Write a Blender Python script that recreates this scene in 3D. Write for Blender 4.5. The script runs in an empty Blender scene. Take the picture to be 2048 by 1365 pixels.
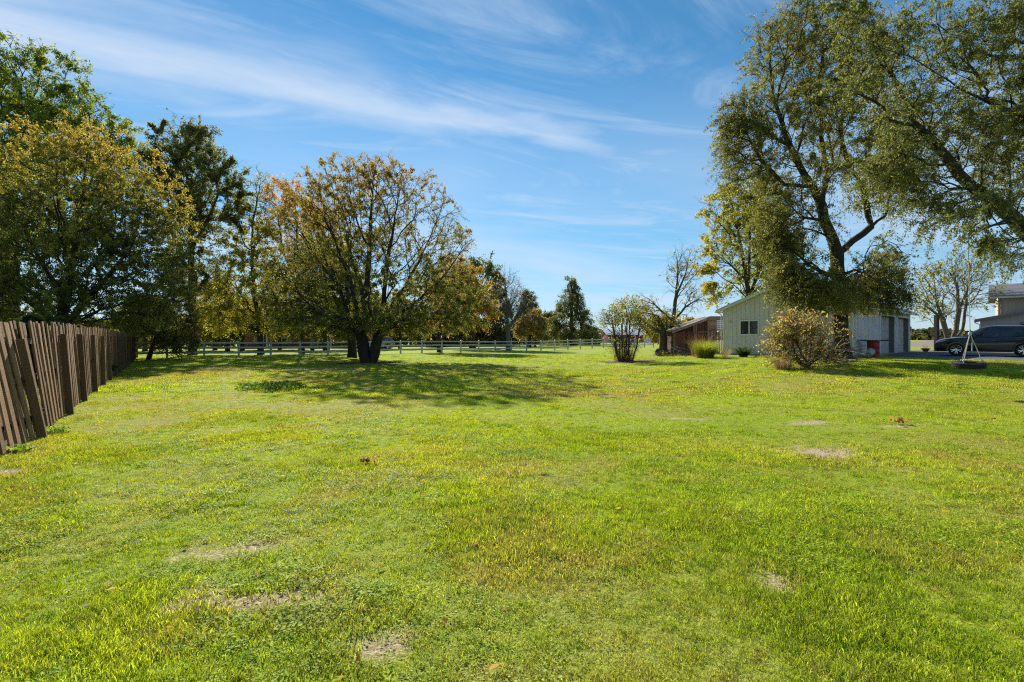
import bpy, math, random
import numpy as np
from mathutils import Vector, Matrix

# ------------------------------------------------------------------ camera, world, sun, exposure
scn = bpy.context.scene
H, HZ, F = 1.45, 677.0, 1024.0          # camera height, horizon row and focal length in photo pixels
cam_d = bpy.data.cameras.new('camera'); cam = bpy.data.objects.new('camera', cam_d)
scn.collection.objects.link(cam); scn.camera = cam
cam.location = (0, 0, H); cam.rotation_euler = (math.radians(90), 0, 0)
cam_d.sensor_width = 36; cam_d.lens = 18.0; cam_d.clip_start = 0.05; cam_d.clip_end = 6000
cam_d.shift_y = -(682.5 - HZ) / 2048

SUN_EL = math.radians(31.5); SX, SY = -0.390, 0.921      # the sun stands ahead, to the left
wd = bpy.data.worlds.new('World'); scn.world = wd; wd.use_nodes = True
wn = wd.node_tree; wn.nodes.clear()
def N(t, tp, **k):
    n = t.nodes.new(tp)
    for a, b in k.items(): setattr(n, a, b)
    return n
def mth(t, op, a, b=None, c=None, clamp=False):
    n = N(t, 'ShaderNodeMath', operation=op, use_clamp=clamp)
    for i, v in enumerate((a, b, c)):
        if v is None: continue
        if isinstance(v, (int, float)): n.inputs[i].default_value = v
        else: t.links.new(v, n.inputs[i])
    return n.outputs[0]
sky = N(wn, 'ShaderNodeTexSky', sky_type='NISHITA', sun_disc=False)
sky.sun_elevation = SUN_EL; sky.sun_rotation = math.atan2(SX, SY)
sky.air_density = 1.0; sky.dust_density = 0.0; sky.ozone_density = 4.0; sky.altitude = 200
hs = N(wn, 'ShaderNodeHueSaturation'); hs.inputs['Hue'].default_value = 0.488; hs.inputs['Saturation'].default_value = 1.18; hs.inputs['Value'].default_value = 0.72
wn.links.new(sky.outputs[0], hs.inputs['Color'])
hz = N(wn, 'ShaderNodeMix', data_type='RGBA'); wn.links.new(hs.outputs[0], hz.inputs['A']); hz.inputs['B'].default_value = (1.45, 3.0, 4.6, 1)
tc = N(wn, 'ShaderNodeTexCoord'); sp = N(wn, 'ShaderNodeSeparateXYZ'); wn.links.new(tc.outputs['Generated'], sp.inputs[0])
zc = mth(wn, 'MAXIMUM', sp.outputs[2], 0.035)
hzf = N(wn, 'ShaderNodeMapRange', interpolation_type='SMOOTHSTEP'); wn.links.new(sp.outputs[2], hzf.inputs[0]); hzf.inputs[1].default_value = .50; hzf.inputs[2].default_value = -.02; hzf.inputs[4].default_value = .55; wn.links.new(hzf.outputs[0], hz.inputs['Factor'])
pu = mth(wn, 'DIVIDE', sp.outputs[0], zc); pv = mth(wn, 'DIVIDE', sp.outputs[1], zc)
ca = mth(wn, 'ADD', mth(wn, 'MULTIPLY', pu, .895), mth(wn, 'MULTIPLY', pv, .445))
cb = mth(wn, 'ADD', mth(wn, 'MULTIPLY', pu, -.445), mth(wn, 'MULTIPLY', pv, .895))
def wnoise(sa, sb, scale, detail, dist=0.0, off=0.0, rough=.55):
    cx = N(wn, 'ShaderNodeCombineXYZ')
    wn.links.new(mth(wn, 'MULTIPLY', ca, sa), cx.inputs[0]); wn.links.new(mth(wn, 'MULTIPLY', cb, sb), cx.inputs[1]); cx.inputs[2].default_value = off
    n = N(wn, 'ShaderNodeTexNoise'); n.inputs['Scale'].default_value = scale; n.inputs['Detail'].default_value = detail
    n.inputs['Roughness'].default_value = rough; n.inputs['Distortion'].default_value = dist
    wn.links.new(cx.outputs[0], n.inputs['Vector']); return n.outputs[0]
def ramp(t, v, a, b):
    n = N(t, 'ShaderNodeMapRange', interpolation_type='SMOOTHSTEP'); n.inputs[1].default_value = a; n.inputs[2].default_value = b
    t.links.new(v, n.inputs[0]); return n.outputs[0]
warp = mth(wn, 'MULTIPLY', mth(wn, 'SUBTRACT', wnoise(.9, 1.2, 1.3, 5), .5), .75)
bw = mth(wn, 'ADD', mth(wn, 'MULTIPLY', ramp(wn, ca, 1.5, -.8), .27), .13)
bd = mth(wn, 'DIVIDE', mth(wn, 'ADD', mth(wn, 'SUBTRACT', cb, 2.22), warp), bw)
band = mth(wn, 'POWER', 2.718, mth(wn, 'MULTIPLY', mth(wn, 'MULTIPLY', bd, bd), -1.0))
band = mth(wn, 'MULTIPLY', band, ramp(wn, ca, 2.3, 1.0))
streak = ramp(wn, wnoise(.5, 2.0, 1.5, 7, .5, 3.0, .58), .25, .75)
band = mth(wn, 'MULTIPLY', band, mth(wn, 'ADD', mth(wn, 'MULTIPLY', streak, .8), .28))
wisp = mth(wn, 'MULTIPLY', ramp(wn, wnoise(.55, 1.25, 1.2, 9, 1.1, 9.0, .64), .38, .80), .58)
low = mth(wn, 'MULTIPLY', ramp(wn, wnoise(.22, .35, .9, 6, .5, 21.0, .55), .36, .68), mth(wn, 'MULTIPLY', ramp(wn, sp.outputs[2], .50, .12), .60))
cf = mth(wn, 'MAXIMUM', mth(wn, 'MAXIMUM', mth(wn, 'MULTIPLY', band, .80), wisp), low)
cf = mth(wn, 'MULTIPLY', cf, ramp(wn, sp.outputs[2], 0.0, .05), clamp=True)
mx = N(wn, 'ShaderNodeMix', data_type='RGBA'); wn.links.new(cf, mx.inputs['Factor']); wn.links.new(hz.outputs['Result'], mx.inputs['A'])
mx.inputs['B'].default_value = (3.9, 4.55, 5.5, 1)
bg = N(wn, 'ShaderNodeBackground'); bg.inputs['Strength'].default_value = 0.10
wn.links.new(mx.outputs['Result'], bg.inputs['Color'])
wo = N(wn, 'ShaderNodeOutputWorld'); wn.links.new(bg.outputs[0], wo.inputs[0])

sl = bpy.data.lights.new('sun', 'SUN'); sl.energy = 5.0; sl.angle = math.radians(.53); sl.color = (1.0, .93, .82)
so = bpy.data.objects.new('sun', sl); scn.collection.objects.link(so)
sd = Vector((SX * math.cos(SUN_EL), SY * math.cos(SUN_EL), math.sin(SUN_EL)))
so.rotation_euler = sd.to_track_quat('Z', 'Y').to_euler(); so.location = (0, 0, 30)
scn.view_settings.view_transform = 'Standard'; scn.view_settings.look = 'None'
scn.view_settings.exposure = 0.82; scn.view_settings.gamma = 1.0
scn.render.engine = 'CYCLES'
cy = scn.cycles
cy.use_denoising = False; cy.filter_width = 1.15; cy.max_bounces = 12; cy.transparent_max_bounces = 8; cy.diffuse_bounces = 6; cy.transmission_bounces = 8
try: cy.denoiser = 'OPENIMAGEDENOISE'
except Exception: pass

# ------------------------------------------------------------------ numeric helpers
rng = np.random.default_rng(11)
def S(t): t = np.clip(t, 0, 1); return t * t * (3 - 2 * t)
def g(x, y):                                             # lie of the land
    x = np.asarray(x, float); y = np.asarray(y, float)
    z = .45 * S((x - 3) / 13) * S((y - 12) / 12) * (1 - S((y - 45) / 50))
    z = z + .012 * np.sin(x * 1.7 + .6 * np.sin(y * 1.1)) * np.sin(y * 1.3 + .5) * S((60 - np.abs(y)) / 30)
    z = z + .05 * np.sin(x * .21 + 1) * np.sin(y * .17 + 2) * S((y - 2) / 10)
    return z
def gz(x, y): return float(g(x, y))
def at(u, v, Y): return Vector(((u - 1024) / F * Y, Y, H - (v - HZ) / F * Y))
def gp(u, v):                                            # pixel -> point on the ground
    z = 0.0
    for _ in range(12):
        Y = (H - z) * F / max(v - HZ, 1); X = (u - 1024) / F * Y; z = .5 * z + .5 * gz(X, Y)
    return Vector((X, Y, gz(X, Y)))
def _hash(ix, iy, seed):
    n = (ix.astype(np.int64) * 374761393 + iy.astype(np.int64) * 668265263 + seed * 1442695041) & 0x7fffffff
    n = ((n ^ (n >> 13)) * 1274126177) & 0x7fffffff
    return ((n ^ (n >> 16)) & 0xffff) / 65535.0
def vnoise(x, y, seed=0):
    x = np.asarray(x, float); y = np.asarray(y, float)
    ix = np.floor(x); iy = np.floor(y); fx = S(x - ix); fy = S(y - iy)
    a = _hash(ix, iy, seed); b = _hash(ix + 1, iy, seed); c = _hash(ix, iy + 1, seed); d = _hash(ix + 1, iy + 1, seed)
    return (a * (1 - fx) + b * fx) * (1 - fy) + (c * (1 - fx) + d * fx) * fy
def fbm(x, y, seed=0, o=4):
    s = 0; a = .5; t = 0
    for i in range(o):
        s = s + a * vnoise(x * 2 ** i, y * 2 ** i, seed + i * 7); t += a; a *= .5
    return s / t

# ------------------------------------------------------------------ materials
MATS = {}
def mat(name, col, rough=.7, var=.25, scale=6.0, bump=.0, bscale=30.0, metal=0.0, spec=.3, stretch=None, objrand=0.0, coat=0.0):
    m = bpy.data.materials.new(name); m.use_nodes = True; t = m.node_tree; b = t.nodes['Principled BSDF']
    b.inputs['Roughness'].default_value = rough; b.inputs['Metallic'].default_value = metal; b.inputs['Specular IOR Level'].default_value = spec
    if coat: b.inputs['Coat Weight'].default_value = coat; b.inputs['Coat Roughness'].default_value = .04
    tcn = N(t, 'ShaderNodeTexCoord'); mp = N(t, 'ShaderNodeMapping'); t.links.new(tcn.outputs['Object'], mp.inputs[0])
    if stretch: mp.inputs['Scale'].default_value = stretch
    vec = mp.outputs[0]
    if objrand:
        oi = N(t, 'ShaderNodeObjectInfo'); vm = N(t, 'ShaderNodeVectorMath', operation='MULTIPLY_ADD')
        cmb = N(t, 'ShaderNodeCombineXYZ')
        for i in range(3): t.links.new(mth(t, 'MULTIPLY', oi.outputs['Random'], 37.0 * (i + 1)), cmb.inputs[i])
        vm.inputs[1].default_value = (1, 1, 1); t.links.new(vec, vm.inputs[0]); t.links.new(cmb.outputs[0], vm.inputs[2]); vec = vm.outputs[0]
    n = N(t, 'ShaderNodeTexNoise'); n.inputs['Scale'].default_value = scale; n.inputs['Detail'].default_value = 6; n.inputs['Roughness'].default_value = .65
    t.links.new(vec, n.inputs['Vector'])
    f = mth(t, 'MULTIPLY_ADD', mth(t, 'SUBTRACT', n.outputs[0], .5), 2.4 * var, 1.0)
    if objrand: f = mth(t, 'MULTIPLY', f, mth(t, 'MULTIPLY_ADD', mth(t, 'SUBTRACT', oi.outputs['Random'], .5), 2 * objrand, 1.0))
    vs = N(t, 'ShaderNodeVectorMath', operation='SCALE'); vs.inputs[0].default_value = col[:3]; t.links.new(f, vs.inputs['Scale'])
    t.links.new(vs.outputs[0], b.inputs['Base Color'])
    if bump:
        n2 = N(t, 'ShaderNodeTexNoise'); n2.inputs['Scale'].default_value = bscale; n2.inputs['Detail'].default_value = 5; t.links.new(vec, n2.inputs['Vector'])
        bp = N(t, 'ShaderNodeBump'); bp.inputs['Strength'].default_value = bump; bp.inputs['Distance'].default_value = .02
        t.links.new(n2.outputs[0], bp.inputs['Height']); t.links.new(bp.outputs[0], b.inputs['Normal'])
    MATS[name] = m; return m
def leafmat(name, atype='GEOMETRY', trans=.45, rough=.45, spec=.35, tint=(1.25, 1.2, .7)):
    m = bpy.data.materials.new(name); m.use_nodes = True; t = m.node_tree; b = t.nodes['Principled BSDF']; o = t.nodes['Material Output']
    a = N(t, 'ShaderNodeAttribute', attribute_type=atype, attribute_name='col')
    b.inputs['Roughness'].default_value = rough; b.inputs['Specular IOR Level'].default_value = spec
    colo = a.outputs['Color']
    if atype == 'INSTANCER':                              # every blade a little different from its neighbours
        a2 = N(t, 'ShaderNodeAttribute', attribute_name='bv'); sc_ = N(t, 'ShaderNodeVectorMath', operation='SCALE'); t.links.new(colo, sc_.inputs[0]); t.links.new(a2.outputs['Fac'], sc_.inputs['Scale']); colo = sc_.outputs[0]
    t.links.new(colo, b.inputs['Base Color'])
    tr = N(t, 'ShaderNodeBsdfTranslucent'); vm = N(t, 'ShaderNodeVectorMath', operation='MULTIPLY'); vm.inputs[1].default_value = tint
    t.links.new(colo, vm.inputs[0]); t.links.new(vm.outputs[0], tr.inputs[0])
    mxs = N(t, 'ShaderNodeMixShader'); mxs.inputs[0].default_value = trans
    t.links.new(b.outputs[0], mxs.inputs[1]); t.links.new(tr.outputs[0], mxs.inputs[2]); t.links.new(mxs.outputs[0], o.inputs[0])
    MATS[name] = m; return m
leafmat('leaf', rough=.6, spec=.16, trans=.55); leafmat('blade', 'INSTANCER', .5, .6, .12, (1.3, 1.25, .5)); leafmat('straw', 'GEOMETRY', .35, .6, .2, (1.15, 1.1, .8))
mat('bark', (.075, .058, .043), .9, .5, 5, .9, 18, stretch=(3, 3, .7))
mat('bark_grey', (.15, .125, .10), .9, .5, 5, .8, 18, stretch=(3, 3, .7))
mat('bark_dark', (.045, .036, .028), .9, .5, 5, .9, 14, stretch=(3, 3, .7))
mat('fence_wood', (.25, .145, .072), .85, .85, 5, .6, 40, stretch=(6, 6, .5), objrand=.42)
mat('post_wood', (.155, .09, .045), .88, .5, 6, .6, 40, stretch=(6, 6, .5), objrand=.2)
mat('white_wood', (.46, .46, .45), .6, .22, 5, .15, 30, objrand=.1)
mat('siding_white', (.71, .645, .625), .45, .11, 2.5, .05, 6, stretch=(1, 1, .4), objrand=.03)
mat('trim_white', (.72, .73, .72), .5, .1, 4)
mat('trim_cream', (.60, .55, .38), .6, .12, 4)
mat('roof_metal', (.50, .51, .50), .4, .15, 3, .1, 10)
mat('concrete', (.32, .30, .27), .9, .25, 3, .3, 30)
mat('door_pink', (.50, .44, .40), .5, .1, 3, objrand=.04)
mat('reveal_brown', (.20, .16, .12), .8, .2, 5)
mat('dark_inside', (.03, .025, .022), .9, .2, 3)
mat('window_glass', (.02, .025, .03), .03, 0, 1, spec=.9)
mat('shed_red', (.10, .045, .036), .85, .5, 5, .5, 30, stretch=(5, 5, .6), objrand=.5)
mat('shed_grey', (.24, .175, .15), .88, .45, 5, .5, 30, stretch=(4, 4, 1), objrand=.45)
mat('shed_rust', (.22, .17, .15), .7, .4, 4, .2, 20)
mat('pole_wood', (.055, .042, .033), .92, .5, 6, .7, 30, stretch=(5, 5, .5))
mat('car_paint', (.012, .017, .024), .22, .04, 2, spec=.5, metal=.25, coat=1.0)
mat('car_silver', (.28, .29, .30), .25, .04, 2, metal=.4, coat=.8)
mat('car_trim', (.012, .012, .012), .5, .1, 5)
mat('car_glass', (.015, .02, .022), .02, 0, 1, spec=1.0)
mat('chrome', (.62, .63, .65), .2, .05, 4, metal=1.0)
mat('tyre', (.018, .018, .019), .75, .35, 9, .3, 30)
mat('lamp_glass', (.55, .6, .65), .08, .05, 3, spec=.8)
mat('amber', (.55, .16, .03), .15, .05, 3)
mat('rope', (.55, .50, .42), .9, .25, 30, .4, 90)
mat('barrel_red', (.30, .022, .022), .45, .25, 5, .1, 20)
mat('bin_grey', (.42, .44, .45), .55, .15, 6)
mat('black_plastic', (.014, .014, .015), .5, .2, 8)
mat('pot_red', (.16, .045, .035), .7, .2, 6)
mat('house_tan', (.42, .335, .27), .75, .1, 3)
mat('house_lilac', (.36, .33, .33), .6, .06, 3, objrand=.04)
mat('shingle', (.20, .20, .215), .85, .3, 6, .4, 25, objrand=.15)
mat('brick_red', (.22, .075, .055), .85, .35, 4, .3, 25, objrand=.15)
mat('barn_red', (.23, .06, .05), .8, .3, 4, objrand=.12)
mat('barn_roof', (.52, .54, .57), .45, .15, 2)
mat('iron_rust', (.085, .045, .032), .8, .4, 9, .4, 30)
mat('asphalt', (.115, .108, .108), .92, .35, 3.0, .5, 60)
mat('road_pale', (.44, .42, .39), .9, .15, .5, .2, 20)
mat('field_soil', (.215, .165, .125), .95, .3, .25, .5, 2.0)
mat('mulch', (.085, .052, .036), .95, .6, 9, 1.0, 40)
mat('wire', (.05, .05, .055), .6)
mat('stick', (.62, .54, .40), .85, .4, 20, .3, 60)

# ------------------------------------------------------------------ object helpers
COL = scn.collection
def tag(o, label=None, cat=None, group=None, kind=None):
    if label: o['label'] = label
    if cat: o['category'] = cat
    if group: o['group'] = group
    if kind: o['kind'] = kind
    return o
def empty(name, loc, rz=0.0, label=None, cat=None, group=None):
    o = bpy.data.objects.new(name, None); COL.objects.link(o); o.location = loc; o.rotation_euler = (0, 0, rz); o.empty_display_size = .3
    return tag(o, label, cat, group)
def link(name, me, parent=None, loc=None, rot=None, scale=None):
    o = bpy.data.objects.new(name, me); COL.objects.link(o)
    if parent is not None: o.parent = parent
    if loc is not None: o.location = loc
    if rot is not None: o.rotation_euler = rot
    if scale is not None: o.scale = scale
    return o
def npmesh(name, V, Q, m, col=None, smooth=False, uniform=4):
    """mesh from a vertex array and an array of equal-length faces"""
    me = bpy.data.meshes.new(name); V = np.asarray(V, np.float32); Q = np.asarray(Q, np.int32)
    me.vertices.add(len(V)); me.vertices.foreach_set('co', V.ravel())
    k = Q.shape[1]; me.loops.add(Q.size); me.loops.foreach_set('vertex_index', Q.ravel())
    me.polygons.add(len(Q)); me.polygons.foreach_set('loop_start', np.arange(0, Q.size, k, dtype=np.int32))
    if smooth: me.polygons.foreach_set('use_smooth', np.ones(len(Q), bool))
    me.update(calc_edges=True)
    if col is not None:
        a = me.attributes.new('col', 'FLOAT_COLOR', 'FACE'); c = np.ones((len(Q), 4), np.float32); c[:, :3] = col; a.data.foreach_set('color', c.ravel())
    if m: me.materials.append(MATS[m])
    return me
class MB:
    def __init__(s): s.v = []; s.f = []
    def add(s, vs, fs):
        n = len(s.v); s.v += [tuple(v) for v in vs]; s.f += [tuple(i + n for i in f) for f in fs]; return s
    def box(s, x0, x1, y0, y1, z0, z1):
        return s.add([(x0, y0, z0), (x1, y0, z0), (x1, y1, z0), (x0, y1, z0), (x0, y0, z1), (x1, y0, z1), (x1, y1, z1), (x0, y1, z1)],
                     [(0, 3, 2, 1), (4, 5, 6, 7), (0, 1, 5, 4), (1, 2, 6, 5), (2, 3, 7, 6), (3, 0, 4, 7)])
    def prism(s, poly, axis, a, b):
        """extrude a 2-d outline along an axis: 'y' -> (x,z) outline, 'x' -> (y,z), 'z' -> (x,y)"""
        def P(p, t): return {'y': (p[0], t, p[1]), 'x': (t, p[0], p[1]), 'z': (p[0], p[1], t)}[axis]
        n = len(poly); vs = [P(p, a) for p in poly] + [P(p, b) for p in poly]
        fs = [tuple(range(n)), tuple(range(2 * n - 1, n - 1, -1))] + [(i, i + n, (i + 1) % n + n, (i + 1) % n) for i in range(n)]
        return s.add(vs, fs)
    def tube(s, pts, rad, n=8, cap=True):
        pts = [Vector(p) for p in pts]; rad = [rad] * len(pts) if isinstance(rad, (int, float)) else rad
        ref = None; vs = []
        for i, p in enumerate(pts):
            d = (pts[min(i + 1, len(pts) - 1)] - pts[max(i - 1, 0)]).normalized()
            if ref is None: ref = d.orthogonal().normalized()
            ref = (ref - d * ref.dot(d)).normalized(); b = d.cross(ref)
            vs += [p + (ref * math.cos(2 * math.pi * k / n) + b * math.sin(2 * math.pi * k / n)) * rad[i] for k in range(n)]
        fs = [(i * n + k, i * n + (k + 1) % n, (i + 1) * n + (k + 1) % n, (i + 1) * n + k) for i in range(len(pts) - 1) for k in range(n)]
        if cap: fs += [tuple(range(n - 1, -1, -1)), tuple(range((len(pts) - 1) * n, len(pts) * n))]
        return s.add(vs, fs)
    def lathe(s, prof, n=24, axis='z', o=(0, 0, 0)):
        vs = []
        for r, h in prof:
            for k in range(n):
                c, q = r * math.cos(2 * math.pi * k / n), r * math.sin(2 * math.pi * k / n)
                p = (c, q, h) if axis == 'z' else (c, h, q)
                vs.append((p[0] + o[0], p[1] + o[1], p[2] + o[2]))
        return s.add(vs, [(i * n + k, i * n + (k + 1) % n, (i + 1) * n + (k + 1) % n, (i + 1) * n + k) for i in range(len(prof) - 1) for k in range(n)])
    def mesh(s, name, m, smooth=None):
        me = bpy.data.meshes.new(name); me.from_pydata(s.v, [], s.f)
        import bmesh
        bm = bmesh.new(); bm.from_mesh(me); bmesh.ops.recalc_face_normals(bm, faces=bm.faces); bm.to_mesh(me); bm.free()
        if smooth is not None:
            me.polygons.foreach_set('use_smooth', [True] * len(me.polygons)); me.set_sharp_from_angle(angle=math.radians(smooth))
        me.materials.append(MATS[m]); return me
    def build(s, name, m, parent=None, smooth=None, **k): return link(name, s.mesh(name, m, smooth), parent, **k)
def unit_board(name, m, seed=0):
    """slightly worn board 1 x 1 x 1 standing on its base, chamfered"""
    r = random.Random(seed); c = .06
    p = [(-.5 + c, -.5), (.5 - c, -.5), (.5, -.5 + c), (.5, .5 - c), (.5 - c, .5), (-.5 + c, .5), (-.5, .5 - c), (-.5, -.5 + c)]
    return MB().prism(p, 'z', 0, 1).mesh(name, m)

# ------------------------------------------------------------------ ground
DIRT = [(430, 1108, .36, .16), (400, 1185, .2, .10), (490, 1205, .36, .14), (560, 1195, .3, .12), (770, 1285, .17, .17), (520, 1095, .2, .1), (1655, 907, .75, .35), (1625, 846, .5, .25),
        (1365, 838, .5, .14), (1300, 1063, .14, .12), (640, 738, 1.6, .5), (1545, 1165, .12, .2), (15, 945, .25, .3), (1225, 727, 1.4, .45), (1790, 853, .4, .12), (530, 775, 1.2, .3)]
DIRT = [(gp(u, v), a, b) for u, v, a, b in DIRT]
def macro(x, y):
    """(dry, dirt, clover) fields of the lawn, 0..1"""
    x = np.asarray(x, float); y = np.asarray(y, float)
    dry = S((fbm(x * .35 + 7, y * .35, 3) - .34) / .32) * .70 + S((fbm(x * 1.9, y * 1.9, 31, 4) - .38) / .26) * .62
    dry = dry * (1 - .55 * S((y - 20) / 12)) * (1 - .35 * S((y - 5) / 5) * S((14 - y) / 4) * S((4 - np.abs(x - 0)) / 3))
    def blob(cx, cy, rx, ry): return np.exp(-(((x - cx) / rx) ** 2 + ((y - cy) / ry) ** 2))
    dry = dry + .55 * blob(-12.5, 21.5, 4, 3) + .5 * blob(-7, 24, 5, 1.6) + .35 * blob(3.2, 14.0, 4, .7) + .12 * blob(2.4, 3.4, 1.6, 1.2) + .35 * blob(-5.5, 6.5, 2.0, 2.5)
    dry = dry - .45 * blob(-.2, 4.3, 1.2, 1.2)
    jit = .35 + 1.5 * fbm(x * 5, y * 5, 77, 4)
    dirt = np.zeros_like(x)
    for p, a, b in DIRT:
        dirt = np.maximum(dirt, S((1.15 - np.sqrt(((x - p.x) / a) ** 2 + ((y - p.y) / b) ** 2) * jit) / .7))
    clo = S((fbm(x * .8 + 40, y * .8, 55) - .47) / .12) * .75
    clo = np.maximum(clo, 1.3 * S((blob(4.6, 8.9, 3.4, 2.3) + .5 * fbm(x * 1.2, y * 1.2, 91, 3) - .45) / .4))
    return np.clip(dry * .68, 0, 1), np.clip(dirt, 0, 1), np.clip(clo, 0, 1)
def axis(a, b, fine, lo, hi, grow=1.16):
    c = list(np.arange(a, b + 1e-6, fine)); s = fine
    while c[-1] < hi: s *= grow; c.append(c[-1] + s)
    s = fine
    while c[0] > lo: s *= grow; c.insert(0, c[0] - s)
    return np.array(c)
gx = axis(-14, 18, .2, -2500, 2500); gy = axis(0, 26, .2, -400, 3500)
XX, YY = np.meshgrid(gx, gy); ZZ = g(XX, YY)
nx, ny = len(gx), len(gy)
idx = np.arange(nx * ny).reshape(ny, nx)
Q = np.stack([idx[:-1, :-1], idx[:-1, 1:], idx[1:, 1:], idx[1:, :-1]], -1).reshape(-1, 4)
def lawnmat():
    m = bpy.data.materials.new('lawn'); m.use_nodes = True; t = m.node_tree; b = t.nodes['Principled BSDF']; b.inputs['Roughness'].default_value = .95; b.inputs['Specular IOR Level'].default_value = .1
    a = N(t, 'ShaderNodeAttribute', attribute_name='mac'); se = N(t, 'ShaderNodeSeparateColor'); t.links.new(a.outputs['Color'], se.inputs[0])
    tcn = N(t, 'ShaderNodeTexCoord')
    def nz(sc, de=5, r=.6):
        n = N(t, 'ShaderNodeTexNoise'); n.inputs['Scale'].default_value = sc; n.inputs['Detail'].default_value = de; n.inputs['Roughness'].default_value = r; t.links.new(tcn.outputs['Object'], n.inputs['Vector']); return n.outputs[0]
    def mixc(f, A, B):
        n = N(t, 'ShaderNodeMix', data_type='RGBA'); t.links.new(f, n.inputs['Factor'])
        for k, v in (('A', A), ('B', B)):
            if isinstance(v, tuple): n.inputs[k].default_value = (*v, 1)
            else: t.links.new(v, n.inputs[k])
        return n.outputs['Result']
    f1 = ramp(t, nz(2.2), .35, .65); f2 = ramp(t, nz(38, 4, .7), .35, .68); f3 = ramp(t, nz(.12, 4), .35, .65)
    grn = mixc(f2, (.14, .21, .008), (.42, .50, .024))
    grn = mixc(mth(t, 'MULTIPLY', f1, .4), grn, (.27, .31, .03))
    grn = mixc(mth(t, 'MULTIPLY', f3, .35), grn, (.15, .27, .012))
    dry = mixc(f2, (.20, .17, .055), (.40, .33, .13))
    c = mixc(mth(t, 'MULTIPLY', se.outputs[0], mth(t, 'ADD', mth(t, 'MULTIPLY', f1, .4), .5)), grn, dry)
    soil = mixc(f2, (.30, .21, .14), (.62, .48, .33))
    c = mixc(mth(t, 'MULTIPLY', se.outputs[1], ramp(t, nz(14, 4), .22, .5)), c, soil)
    t.links.new(c, b.inputs['Base Color'])
    bp = N(t, 'ShaderNodeBump'); bp.inputs['Strength'].default_value = .8; bp.inputs['Distance'].default_value = .03; t.links.new(nz(45, 4, .7), bp.inputs['Height']); t.links.new(bp.outputs[0], b.inputs['Normal'])
    MATS['lawn'] = m
lawnmat()
me = npmesh('ground', np.stack([XX, YY, ZZ], -1).reshape(-1, 3), Q, 'lawn', smooth=True)
dr, di, cl = macro(XX.ravel(), YY.ravel())
far = (YY.ravel() > 60) | (np.abs(XX.ravel()) > 60); dr = np.where(far, dr * .4, dr)
a = me.attributes.new('mac', 'FLOAT_COLOR', 'POINT'); a.data.foreach_set('color', np.stack([dr, di, cl, np.ones_like(dr)], -1).astype(np.float32).ravel())
tag(link('ground', me), 'sunlit mown lawn with clover and bare patches reaching to the field', 'lawn', kind='structure')

def sheet(name, fn, nu, nv, m, lift, label, cat, kind='structure'):
    U, W = np.meshgrid(np.linspace(0, 1, nu), np.linspace(0, 1, nv)); X, Y = fn(U, W)
    V = np.stack([X, Y, g(X, Y) + lift], -1).reshape(-1, 3); ii = np.arange(nu * nv).reshape(nv, nu)
    q = np.stack([ii[:-1, :-1], ii[:-1, 1:], ii[1:, 1:], ii[1:, :-1]], -1).reshape(-1, 4)
    return tag(link(name, npmesh(name, V, q, m, smooth=True)), label, cat, kind=kind)
ROAD = np.array([(78, 60), (68, 84), (52, 104), (33, 126), (8, 168), (-25, 225), (-75, 300), (-140, 400)], float)
def polyl(P, t):
    d = np.r_[0, np.cumsum(np.linalg.norm(np.diff(P, axis=0), axis=1))]; d /= d[-1]
    return np.interp(t, d, P[:, 0]), np.interp(t, d, P[:, 1])
def road_fn(U, W):
    x, y = polyl(ROAD, U); x2, y2 = polyl(ROAD, np.clip(U + .01, 0, 1)); x1, y1 = polyl(ROAD, np.clip(U - .01, 0, 1))
    dx, dy = x2 - x1, y2 - y1; L = np.hypot(dx, dy); return x + dy / L * (W - .5) * 6.5, y - dx / L * (W - .5) * 6.5
sheet('road', road_fn, 120, 4, 'road_pale', .05, 'pale country road running behind the paddock fence', 'road')
def field_fn(U, W):
    x, y = polyl(ROAD, U); k = 7 + W ** 2 * 1500; return x + k * .80 + 0 * U, y + k * .80
sheet('field', field_fn, 80, 30, 'field_soil', .03, 'bare brown ploughed field beyond the road', 'field')
def drive_fn(U, W):
    A = np.array([(27.5, 37.0), (21.6, 29.6), (21.0, 25.5), (20.6, 21.0), (22, 12)], float); B = np.array([(58, 62), (52, 40), (46, 30), (42, 22), (40, 8)], float)
    x0, y0 = polyl(A, W); x1, y1 = polyl(B, W); j = .25 * (fbm(x0 * 1.5, y0 * 1.5, 5) - .5) * (1 - U); return x0 + (x1 - x0) * U + j, y0 + (y1 - y0) * U + j
sheet('driveway', drive_fn, 60, 60, 'asphalt', .012, 'grey asphalt driveway in front of the garage', 'driveway')
def ring_fn(cx, cy, r):
    def f(U, W):
        th = U * 2 * math.pi; rr = r * W * (1 + .25 * np.sin(3 * th + 1) + .15 * np.sin(7 * th)); return cx + rr * np.cos(th), cy + rr * np.sin(th) * .7
    return f
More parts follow.
